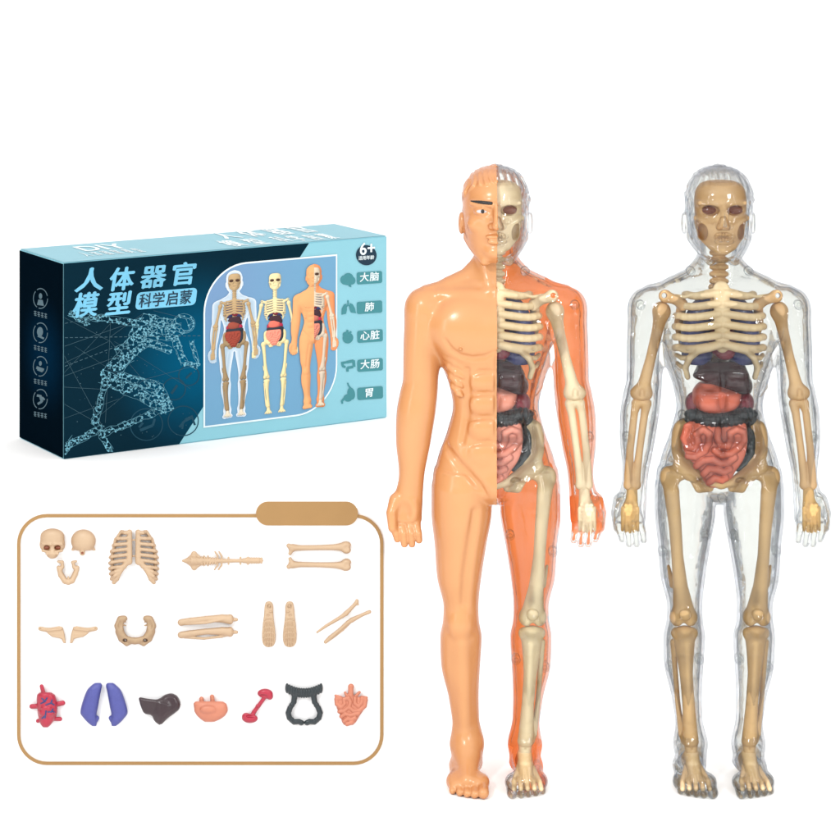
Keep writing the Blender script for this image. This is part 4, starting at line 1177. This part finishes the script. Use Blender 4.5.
def flat(name, polys, place, k, mat, parent=BOX, eps=0.0):
    """one printed layer made of flat polygons (lists of face coordinates)"""
    bm = bmesh.new()
    for i, pl in enumerate(polys):
        vs = [bm.verts.new(place(a, b, k + i * eps)) for a, b in pl]
        f = bm.faces.new(vs)
    bmesh.ops.triangulate(bm, faces=[f for f in bm.faces if len(f.verts) > 4])
    want = Vector((0, -1, 0)) if place is at_front else (Vector((-1, 0, 0)) if place is at_end else Vector((0, 0, 1)))
    for f in bm.faces:
        f.normal_update()
        if f.normal.dot(want) < 0: f.normal_flip()
    me = bpy.data.meshes.new(name); bm.to_mesh(me); bm.free(); me.materials.append(mat)
    return link(name, me, parent)
def zp(pts): return [Fz(*p) for p in pts]
def circle(cx, cy, r, n=28, ry=None, rot=0.0):
    ry = ry or r
    out = []
    for i in range(n):
        a = 2 * math.pi * i / n; x, y = r * math.cos(a), ry * math.sin(a)
        out.append((cx + x * math.cos(rot) - y * math.sin(rot), cy + x * math.sin(rot) + y * math.cos(rot)))
    return out
def seg(p, q, w):
    p, q = np.array(p, float), np.array(q, float); d = q - p; L = np.hypot(*d) or 1
    n = np.array([-d[1], d[0]]) / L * w / 2
    return [tuple(p + n), tuple(q + n), tuple(q - n), tuple(p - n)]
def annulus(cx, cy, r0, r1, n=28, gap=0, ry=1.0):
    out = []
    for i in range(n):
        if gap and i % gap == gap - 1: continue
        a, b = 2 * math.pi * i / n, 2 * math.pi * (i + 1) / n
        out.append([(cx + r0 * math.cos(a), cy + r0 * math.sin(a) * ry), (cx + r1 * math.cos(a), cy + r1 * math.sin(a) * ry), (cx + r1 * math.cos(b), cy + r1 * math.sin(b) * ry), (cx + r0 * math.cos(b), cy + r0 * math.sin(b) * ry)])
    return out

# carton: the light blue body
bm = bmesh.new()
bmesh.ops.create_cube(bm, size=1)
for v in bm.verts: v.co = Vector(((v.co.x + .5) * BW, (v.co.y + .5) * BL, (v.co.z + .5) * BH))
bmesh.ops.bevel(bm, geom=bm.edges[:], offset=0.018, segments=2, affect='EDGES')
me = bpy.data.meshes.new('carton'); bm.to_mesh(me); bm.free(); me.materials.append(M['lightblue']); link('carton', me, BOX)
i_ = 0.02
flat('top_panel', [[(i_, i_), (BW - i_, i_), (BW - i_, BL - i_), (i_, BL - i_)]], at_top, 1, M['topblue'])
flat('end_panel', [[(i_ * .3, i_), (BL - i_, i_), (BL - i_, BH - i_), (i_ * .3, BH - i_)]], at_end, 1, M['end'])
a, b = Fz(645, 88), Fz(374, 530)
flat('front_panel', [[(0.004, 0.01), (b[0] - .02, 0.01), (a[0], BH - 0.012), (0.004, BH - 0.012)]], at_front, 1, M['front'])
# window panel with white outline
def win(d):
    # corners read off the photo: round at top left and bottom right, square at the others
    tl, tr_, br, bl = (424, 128), (705 , 115), (703, 456), (421, 482)
    u0, w1 = Fz(423, 139); u1, _ = Fz(704, 115); _, w0 = Fz(421, 482)
    u0 += d; u1 -= d; w0 += d; w1 -= d
    r = .78 - d
    pts = [(u0, w0)]
    for i in range(13):
        t = math.radians(180 - 90 * i / 12); pts.append((u0 + r + r * math.cos(t), w1 - r + r * math.sin(t)))
    pts.append((u1, w1))
    for i in range(13):
        t = math.radians(-90 * i / 12); pts.append((u1 - r + r * math.cos(t), w0 + r + r * math.sin(t)))
    return pts
flat('window_outline', [win(0)], at_front, 2.6, M['inkwhite'])
wp = flat('window_panel', [win(0.028)], at_front, 3.6, M['panel'])

# pictures of the three figures in the window
def picture(kind):
    vs, fs, cs = [], [], []; base = 0
    light = np.array((-.35, -.75, .55)); light /= np.linalg.norm(light)
    def put(v, q, col, layer, shade=.55, front=True):
        nonlocal base
        t = tris(q) if q.shape[1] == 4 else q
        n = np.cross(v[t[:, 1]] - v[t[:, 0]], v[t[:, 2]] - v[t[:, 0]])
        n /= np.linalg.norm(n, axis=1)[:, None] + 1e-9
        vn = np.zeros_like(v)
        for c in range(3): np.add.at(vn, t[:, c], n)
        vn /= np.linalg.norm(vn, axis=1)[:, None] + 1e-9
        t = t[n[:, 1] < -0.02]
        u, inv = np.unique(t, return_inverse=True)
        vv = v[u]; nn = vn[u]
        lum = (1 - shade) + shade * np.clip(nn @ light, 0, 1) * 1.15
        edge = np.clip(-nn[:, 1], 0, 1)
        c = np.array(col[:3])[None, :] * lum[:, None] * 1.15
        if front == 'clear':
            e = np.abs(edge - .35) < .3
            c = np.array((.40, .52, .62))[None, :] * edge[:, None] + np.array((.80, .84, .88))[None, :] * (1 - edge[:, None])
        vs.append(np.stack([vv[:, 0], layer * 1.2 + np.clip(vv[:, 1], -60, 60) * 0.006, vv[:, 2]], 1))
        fs.append(inv.reshape(t.shape) + base); cs.append(c); base += len(u)
    cx = [np.arange(-114, 114.1, 2.2), np.arange(-78, 54, 3), np.arange(-3, 617, 2.2)]
    bv, bq = BODY.mesh(axes=cx)
    if kind == 'clear': put(bv, bq, (1, 1, 1), 2.0, front='clear')
    if kind == 'half':
        t = tris(bq)
        v_, r_, l_ = clip(bv, t, bv[:, 0])
        put(v_, l_, K(rgb(240, 168, 112), 1.3), -2.0, .4)
        put(v_, r_, K(rgb(240, 150, 96), 1.3), 2.0, .4)
    bone = {'clear': K(rgb(190, 160, 118), 1.3), 'skeleton': K(rgb(238, 220, 168), 1.3), 'half': K(rgb(224, 206, 180), 1.3)}[kind]
    leg = {'clear': K(rgb(160, 134, 98), 1.3), 'skeleton': K(rgb(238, 220, 164), 1.3), 'half': K(rgb(214, 196, 174), 1.3)}[kind]
    for key, (S, _) in PARTS.items():
        nm = key[:-1] if key[-1] in 'lr' and key not in ('pelvis', 'liver') and key[:-1] in ('shoulder_blade', 'upper_arm_bone', 'forearm_bone', 'hand_bone', 'thigh_bone', 'kneecap', 'shin_bone', 'ankle_bone', 'foot_bone', 'eye_socket', 'lung') else key
        if kind == 'half' and key.endswith('l') and nm != key: continue
        v, q = S.mesh(1.8)
        if kind == 'half':
            v, r_, l_ = clip(v, tris(q), v[:, 0]); q = r_
        if not len(q): continue
        col, lay = bone, 0
        if nm == 'spine': lay = 1.3
        elif nm in ('lung',): col, lay = rgb(44, 48, 92), .9
        elif nm == 'heart': col, lay = rgb(120, 24, 44), .6
        elif nm == 'rib_cage': lay = .3
        elif nm == 'liver': col, lay = rgb(62, 36, 44), 0
        elif nm == 'stomach': col, lay = {'clear': rgb(150, 70, 54), 'skeleton': rgb(226, 110, 92), 'half': rgb(196, 110, 92)}[kind], -.1
        elif nm == 'kidney': col, lay = rgb(170, 36, 66), .5
        elif nm == 'large_intestine': col, lay = rgb(42, 46, 56), -.2
        elif nm == 'small_intestine': col, lay = {'clear': rgb(150, 62, 46), 'skeleton': rgb(240, 140, 118), 'half': rgb(206, 126, 106)}[kind], -.6
        elif nm == 'eye_socket': col, lay = rgb(70, 44, 30), -.3
        elif nm in ('thigh_bone', 'shin_bone', 'ankle_bone', 'pelvis'): col, lay = leg, .2
        elif nm == 'kneecap': col, lay = leg, -.1
        elif nm == 'foot_bone': lay = -.5; col = bone if kind != 'clear' else K(rgb(226, 214, 190), 1.3)
        put(v, q, col, lay, .5)
    return np.vstack(vs), np.vstack(fs), np.vstack(cs)
for kind, nm, cxz, top, bot, xs in (('clear', 'printed_clear_figure', 484, 148, 460, 1.12), ('skeleton', 'printed_skeleton', 568, 147, 454, 1.12), ('half', 'printed_half_skin_figure', 649, 134, 441, 1.12)):
    v, f, c = picture(kind)
    u0, w0 = Fz(cxz, bot); _, w1 = Fz(cxz, top)
    sc = (w1 - w0) / 612.0
    P = np.stack([u0 + v[:, 0] * sc * xs, -LAY * 4.8 + v[:, 1] * 0.0022 - 0.008, w0 + v[:, 2] * sc], 1)
    if kind == 'skeleton': P[:, 1] += .002
    me = to_mesh(nm, P, f, M['ink'], smooth=False, scale=1)
    at = me.color_attributes.new('ink', 'FLOAT_COLOR', 'POINT')
    at.data.foreach_set('color', np.hstack([c, np.ones((len(c), 1))]).astype(np.float32).ravel())
    link(nm, me, wp)

# lettering
def letters(name, items, place, k, mat, parent=BOX):
    """items: (text, u, w, size, xscale, shear, weight): left edge and base line on the face"""
    bm = bmesh.new()
    for n, (txt, u, w, size, xs, sh, wt) in enumerate(items):
        cu = bpy.data.curves.new('lettering', 'FONT'); cu.body = txt; cu.size = 1
        cu.resolution_u = 3
        ob = bpy.data.objects.new('lettering', cu); COL.objects.link(ob)
        bpy.context.view_layer.update()
        me = bpy.data.meshes.new_from_object(ob.evaluated_get(bpy.context.evaluated_depsgraph_get()))
        b2 = bmesh.new(); b2.from_mesh(me)
        vm = {}
        x0 = min((v.co.x for v in b2.verts), default=0)
        for c, (dx, dy) in enumerate(((0, 0), (wt, 0), (-wt, 0), (0, wt * .7), (0, -wt * .7)) if wt else ((0, 0),)):
            for v in b2.verts:
                x, y = v.co.x - x0 + dx, v.co.y + dy
                vm[v] = bm.verts.new(place(u + (x * xs + y * sh) * size, w + y * size, k + .07 * c + .01 * (n % 2)))
            for f in b2.faces: bm.faces.new([vm[v] for v in f.verts])
        b2.free(); bpy.data.objects.remove(ob); bpy.data.curves.remove(cu); bpy.data.meshes.remove(me)
    want = Vector((0, -1, 0)) if place is at_front else (Vector((-1, 0, 0)) if place is at_end else Vector((0, 0, 1)))
    for f in bm.faces:
        f.normal_update()
        if f.normal.dot(want) < 0: f.normal_flip()
    me = bpy.data.meshes.new(name); bm.to_mesh(me); bm.free(); me.materials.append(mat)
    return link(name, me, parent)
def fit_char(ch, x0, y0, x1, y1, sh=.18, wt=.034):
    """place one character into the enlarged-photo rectangle"""
    u0, w0 = Fz(x0, y1); u1, w1 = Fz(x1, y0)
    u1 = Fz(x1, y1)[0]; w1 = Fz(x0, y0)[1]
    size = (w1 - w0) / 0.92
    return (ch, u0, w0 + .08 * size, size, (u1 - u0) / size / 0.98, sh, wt)
letters('box_title', [fit_char('人', 160, 148, 218, 196), fit_char('体', 228, 146, 278, 194), fit_char('器', 292, 141, 344, 188), fit_char('官', 356, 135, 408, 182),
                      fit_char('模', 155, 200, 205, 250), fit_char('型', 222, 198, 274, 246)], at_front, 3.2, M['inkcyan'])
bx = rrect(284, 195, 408, 232, 9, 5)
sl = [(x - (y - 213) * .12, y - (x - 346) * .09 - 4) for x, y in bx]
sb = flat('subtitle_badge', [zp(sl)], at_front, 3.0, M['inkcyan'])
letters('subtitle_text', [fit_char(ch, 289 + i * 28, 200 - i * 2.5, 315 + i * 28, 229 - i * 2.5, .12, .016) for i, ch in enumerate('科学启蒙')], at_front, 4.0, M['navyink'], sb)

# six plus badge and the five organ labels
bd = flat('age_badge', [zp(circle(766, 114, 22, 36, 22))], at_front, 2.4, M['navyink'])
u, w = Fz(752.5, 113.5)
letters('age_text', [('6+', u, w, .29, 1.0, 0, .02)], at_front, 3.4, M['inkwhite'], bd)
letters('age_caption', [fit_char(ch, 749 + i * 8.4, 116 - i * .6, 757.4 + i * 8.4, 125 - i * .6, 0, .02) for i, ch in enumerate('适用年龄')], at_front, 3.5, M['inkwhite'], bd)
for i, (txt, y0, x0) in enumerate((('大脑', 163, 745), ('肺', 227, 744), ('心脏', 289, 744), ('大肠', 351, 743), ('胃', 411, 742))):
    pts = [(x, y - (x - 770) * .07) for x, y in rrect(x0, y0 - 13, x0 + 54, y0 + 13, 4, 4)]
    lb = flat('organ_label', [zp(pts)], at_front, 2.4, M['teal'])
    n = len(txt); st = x0 + 27 - n * 10.5
    letters('organ_name', [fit_char(ch, st + j * 21, y0 - 10 - j * 1.5, st + j * 21 + 20, y0 + 9 - j * 1.5, 0.05, .018) for j, ch in enumerate(txt)], at_front, 3.4, M['inkwhite'], lb)
def icon(polys): return flat('organ_icon', [zp(p) for p in polys], at_front, 2.2, M['teal'], eps=.06)
icon([circle(719, 168, 9, 20, 10), circle(727, 164, 11, 20, 11), circle(734, 169, 8, 20, 9), circle(724, 172, 10, 18, 7), [(724, 174), (732, 174), (733, 184), (728, 182)]])
icon([[(711, 243), (712, 230), (717, 221), (722, 219), (723, 232), (721, 241)], [(729, 218), (735, 220), (740, 229), (742, 240), (731, 238), (728, 230)], seg((725.5, 212), (725.5, 224), 3), seg((725, 222), (720, 229), 2.4), seg((726, 222), (731, 228), 2.4)])
icon([circle(724, 293, 11, 22, 12, .5), circle(719, 286, 6, 14, 6), seg((721, 285), (724, 276), 5), seg((725, 286), (731, 279), 4)])
icon([seg((709, 347), (721, 345), 5), seg((721, 345), (735, 342), 6), seg((735, 341), (736, 355), 6), seg((734, 355), (722, 357), 5.5), seg((722, 356), (722, 365), 5), seg((711, 347), (713, 355), 5), seg((713, 354), (718, 355), 5)])
icon([circle(729, 412, 8, 20, 13, -.15), circle(722, 421, 9, 18, 8), seg((729, 402), (724, 395), 3.5), seg((724, 396), (722, 389), 3), seg((716, 420), (709, 428), 4.5), seg((709, 427), (710, 433), 4)])

# faint round icons in the dark half
STROKES = (((292, 486), (318, 476), 6), ((318, 476), (322, 462), 5), ((290, 480), (298, 470), 5), ((372, 480), (384, 466), 5), ((384, 466), (400, 458), 7), ((398, 460), (404, 476), 4), ((380, 468), (378, 484), 4), ((404, 458), (412, 450), 4), ((356, 410), (368, 392), 5), ((386, 378), (398, 366), 4))
for cx, cy, r, ids in ((305, 474, 34, (0, 1, 2)), (380, 467, 32, (3, 4, 5, 6)), (362, 400, 24, (8,)), (392, 372, 22, (9,))):
    fc = [zp(q) for q in annulus(cx, cy, r - 2, r)] + [zp(seg(*STROKES[i])) for i in ids]
    flat('faint_icon', fc, at_front, 1.9 - .03 * len(ids), M['inkfaint'], eps=.002)

# the running figure drawn as a net of lines
limbs = [((382, 262), (382, 262), 22), ((300, 268), (372, 275), 13), ((300, 250), (352, 262), 10), ((285, 285), (362, 280), 17), ((255, 330), (300, 290), 20), ((225, 372), (265, 330), 17),
         ((205, 250), (290, 262), 7), ((150, 242), (205, 252), 6), ((150, 240), (185, 262), 6), ((362, 292), (382, 345), 8), ((382, 345), (408, 352), 6), ((398, 300), (412, 352), 4), ((300, 300), (352, 318), 8),
         ((220, 375), (345, 437), 15), ((330, 395), (350, 440), 10), ((240, 370), (330, 395), 10), ((215, 492), (345, 440), 7), ((212, 490), (235, 535), 6), ((222, 380), (200, 470), 7), ((140, 520), (215, 480), 7), ((140, 530), (160, 500), 6)]
pts = []
for a_, b_, r in limbs:
    n = int(10 + (math.dist(a_, b_) + 10) * r * .085)
    for _ in range(n):
        t = random.random(); an = random.random() * 6.283; q = r * (math.sqrt(random.random()) if random.random() < .45 else random.uniform(.86, 1.0))
        pts.append((a_[0] + (b_[0] - a_[0]) * t + q * math.cos(an), a_[1] + (b_[1] - a_[1]) * t + q * math.sin(an)))
pts = [p for p in pts if 140 < p[0] < 416 and p[1] < 541 - (p[0] - 140) * .1]
net = []
for i, p in enumerate(pts):
    ds = sorted(((math.dist(p, q), j) for j, q in enumerate(pts) if j != i))[:5]
    for d, j in ds:
        if j > i and d < 24: net.append(zp(seg(p, pts[j], random.choice((.3, .4, .6)))))
for a_, b_, r in limbs:
    d = np.array(b_, float) - np.array(a_, float); Ld = np.hypot(*d) or 1.0; nrm = np.array([-d[1], d[0]]) / Ld
    for sgn in (-1, 1):
        ch = [np.array(a_) + d * t + nrm * sgn * (r * .95 + random.uniform(-2.6, 2.2)) for t in np.linspace(-.05, 1.05, max(3, int(Ld / 8)))]
        ch = [p for p in ch if 141 < p[0] < 416 and p[1] < 541 - (p[0] - 140) * .1]
        for p, q in zip(ch[:-1], ch[1:]): net.append(zp(seg(p, q, .5)))
for t in range(16):
    a0, a1 = 2 * math.pi * t / 16, 2 * math.pi * (t + 1) / 16
    net.append(zp(seg((382 + 23 * math.cos(a0), 262 + 21 * math.sin(a0)), (382 + 23 * math.cos(a1), 262 + 21 * math.sin(a1)), .5)))
for p in pts: net.append(zp(circle(p[0], p[1], random.choice((.6, .8, 1.0, 1.9)), 6)))
flat('running_figure', net, at_front, 2.3, M['inkline'], eps=.0002)
ln = []
def inside(p): return 139 < p[0] < 418 and 236 < p[1] < 540
for a_, b_, w_ in (((139, 310), (270, 262), .7), ((139, 372), (250, 330), .7), ((139, 345), (228, 300), .6), ((139, 395), (215, 400), .6), ((232, 262), (222, 470), .6), ((232, 290), (300, 240), .6), ((139, 330), (215, 475), .6), ((139, 430), (222, 480), .6), ((232, 300), (330, 420), .5),
                   ((139, 250), (232, 300), .6), ((300, 380), (410, 350), .5), ((139, 365), (232, 262), .5), ((210, 455), (300, 380), .5), ((320, 235), (380, 250), .5), ((240, 300), (395, 400), .4), ((139, 460), (250, 420), .5), ((160, 310), (350, 440), .4)):
    ln.append(zp(seg(a_, b_, w_)))
for y0, y1, x1 in ((292, 288, 415), (352, 300, 270), (262, 240, 235)):
    x = 140
    while x < x1:
        y = y0 + (y1 - y0) * (x - 140) / (x1 - 140); ln.append(zp(seg((x, y), (x + 6, y + (y1 - y0) * 6 / (x1 - 140)), 1.3))); x += 10
for _ in range(70):
    x, y = random.uniform(142, 410), random.uniform(250, 500); ln.append(zp(circle(x, y, random.choice((.6, .8, 1.1)), 6)))
flat('plexus_lines', ln, at_front, 2.0, M['inkgrey'], eps=.001)

# end panel: four round icons, each over a tiny caption
def Ez(zx, zy): return he(zx / 2.1, 200 + zy / 2.1)
for n, (cx, cy, r) in enumerate(((85, 208, 17), (85, 278, 17), (85, 347, 17), (85, 415, 17))):
    pol = [[Ez(*p) for p in q] for q in annulus(cx, cy, r - 1.6, r, 24, 8, 1.25)]
    g = {0: [circle(cx, cy - 5, 4, 12, 6), [(cx - 8, cy + 13), (cx - 5, cy + 2), (cx + 5, cy + 3), (cx + 8, cy + 15)]],
         1: [circle(cx - 1, cy - 2, 7, 14, 10), seg((cx - 6, cy + 6), (cx + 8, cy + 12), 4)],
         2: [circle(cx, cy - 6, 3.5, 12, 5), seg((cx - 9, cy + 2), (cx + 8, cy + 8), 6), seg((cx - 7, cy + 6), (cx + 5, cy + 11), 4)],
         3: [seg((cx - 8, cy - 8), (cx + 2, cy - 6), 5), seg((cx, cy - 7), (cx + 4, cy + 6), 6), seg((cx + 4, cy + 5), (cx - 6, cy + 10), 5), seg((cx + 4, cy - 4), (cx + 10, cy + 2), 4)]}[n]
    pol += [[Ez(*p) for p in q] for q in g]
    for j in range(4):                                      # captions too small to read: bare strokes
        x = cx - 15 + j * 8
        y = cy + 30 + j * 1.8
        pol += [[Ez(*p) for p in q] for q in (seg((x, y - 4), (x + 6, y - 3), 1.6), seg((x, y + .5), (x + 6, y + 1.5), 1.6), seg((x + 1, y + 4), (x + 6, y + 5), 1.4), seg((x + 3, y - 5), (x + 3, y + 5), 1.4))]
    flat('end_icon', pol, at_end, 2.0, M['inkgrey'], eps=.004)
# top panel lettering
def Tz(zx, zy): return ht(zx / 2.1, 200 + zy / 2.1)
def top_row(txt, xl, yl, xr, yr, hz, wt=.03, sh=.0):
    out = []; n = len(txt)
    for i, ch in enumerate(txt):
        xa = xl + (xr - xl) * i / n; ya = yl + (yr - yl) * i / n; xb = xl + (xr - xl) * (i + .92) / n
        u0, v0 = Tz(xa, ya); u1, _ = Tz(xb, ya); _, v1 = Tz(xa, ya - hz)
        size = (v1 - v0) / .9
        out.append((ch, u0, v0 + .06 * size, size, (u1 - u0) / size / .98, sh, wt))
    return out
letters('top_title', top_row('人体器官', 458, 84, 690, 62, 17) + top_row('模型', 470, 100, 570, 91, 14) + top_row('科学启蒙', 580, 89, 718, 78, 13), at_top, 2.2, M['inkwhite'])
letters('top_note', [('DIY', *Tz(172, 113), Tz(172, 97)[1] - Tz(172, 113)[1], .62, .0, .02)] + top_row('人体器官模型', 178, 123, 300, 112, 9, .012), at_top, 2.2, M['inkwhite'])

# ------------------------------------------------------------------ floor sweep, world, lamps, camera
bm = bmesh.new()
prof = [(-45, 0)] + [(y, 0) for y in np.linspace(-30, 34, 9)]
R_ = 16
for i in range(1, 17):
    a = math.pi / 2 * i / 16; prof.append((34 + R_ * math.sin(a), R_ - R_ * math.cos(a)))
prof += [(50, 30), (50, 60)]
xs_ = np.linspace(-70, 70, 15)
rows = [[bm.verts.new((x, y, z)) for x in xs_] for y, z in prof]
for r0, r1 in zip(rows[:-1], rows[1:]):
    for i in range(len(xs_) - 1): bm.faces.new((r0[i], r0[i + 1], r1[i + 1], r1[i])).smooth = True
me = bpy.data.meshes.new('backdrop'); bm.to_mesh(me); bm.free(); me.materials.append(M['white'])
tag(link('backdrop', me), 'plain white studio floor curving up into a white backdrop', kind='structure')

w = bpy.data.worlds.new('World'); scene.world = w; w.use_nodes = True
N, L = w.node_tree.nodes, w.node_tree.links
N.clear()
out = N.new('ShaderNodeOutputWorld'); bg = N.new('ShaderNodeBackground'); L.new(bg.outputs[0], out.inputs[0])
tc = N.new('ShaderNodeTexCoord'); sp = N.new('ShaderNodeSeparateXYZ'); L.new(tc.outputs['Generated'], sp.inputs[0])
up = N.new('ShaderNodeMapRange'); up.inputs['From Min'].default_value = 0.0; up.inputs['From Max'].default_value = 0.9; up.inputs['To Min'].default_value = 0.24; up.inputs['To Max'].default_value = 1.70
up.interpolation_type = 'SMOOTHSTEP'; L.new(sp.outputs['Z'], up.inputs['Value'])
fr = N.new('ShaderNodeMapRange'); fr.inputs['From Min'].default_value = 0.45; fr.inputs['From Max'].default_value = 0.95; fr.inputs['To Min'].default_value = 0.0; fr.inputs['To Max'].default_value = 0.55
fr.interpolation_type = 'SMOOTHSTEP'
ng = N.new('ShaderNodeMath'); ng.operation = 'MULTIPLY'; ng.inputs[1].default_value = -1; L.new(sp.outputs['Y'], ng.inputs[0]); L.new(ng.outputs[0], fr.inputs['Value'])
ad = N.new('ShaderNodeMath'); ad.operation = 'ADD'; L.new(up.outputs[0], ad.inputs[0]); L.new(fr.outputs[0], ad.inputs[1])
L.new(ad.outputs[0], bg.inputs['Strength']); bg.inputs['Color'].default_value = (1, 0.995, 0.985, 1)

def area(name, loc, target, size, power, col=(1, 1, 1)):
    ld = bpy.data.lights.new(name, 'AREA'); ld.size = size; ld.energy = power; ld.color = col
    o = bpy.data.objects.new(name, ld); COL.objects.link(o); o.location = loc
    d = Vector(target) - Vector(loc); o.rotation_euler = d.to_track_quat('-Z', 'Y').to_euler()
    return o
area('key_lamp', (-9, -17, 15), (0.5, 0, 3), 2.6, 1800)
for sx in (-1, 1):
    o = area('strip_lamp', (sx * 13 + 1.9, -11, 6.5), (1.9, 0, 3.5), 0.5, 270)
    o.data.shape = 'RECTANGLE'; o.data.size = 0.5; o.data.size_y = 8
area('fill_lamp', (11, -18, 11), (1.5, 0, 3), 2.2, 1080)

cd = bpy.data.cameras.new('camera'); cam = bpy.data.objects.new('camera', cd); COL.objects.link(cam)
cam.location = (0, -F_PX * PX, EYE * PX); cam.rotation_euler = (math.pi / 2, 0, 0)
cd.sensor_width = 36; cd.lens = 36 * F_PX / 840; cd.shift_y = -(420 - HORIZON) / 840
cd.clip_start = 0.5; cd.clip_end = 400
scene.camera = cam
scene.view_settings.view_transform = 'Standard'; scene.view_settings.look = 'None'; scene.view_settings.exposure = 0; scene.view_settings.gamma = 1
scene.cycles.transparent_max_bounces = 32; scene.cycles.max_bounces = 8; scene.cycles.diffuse_bounces = 4
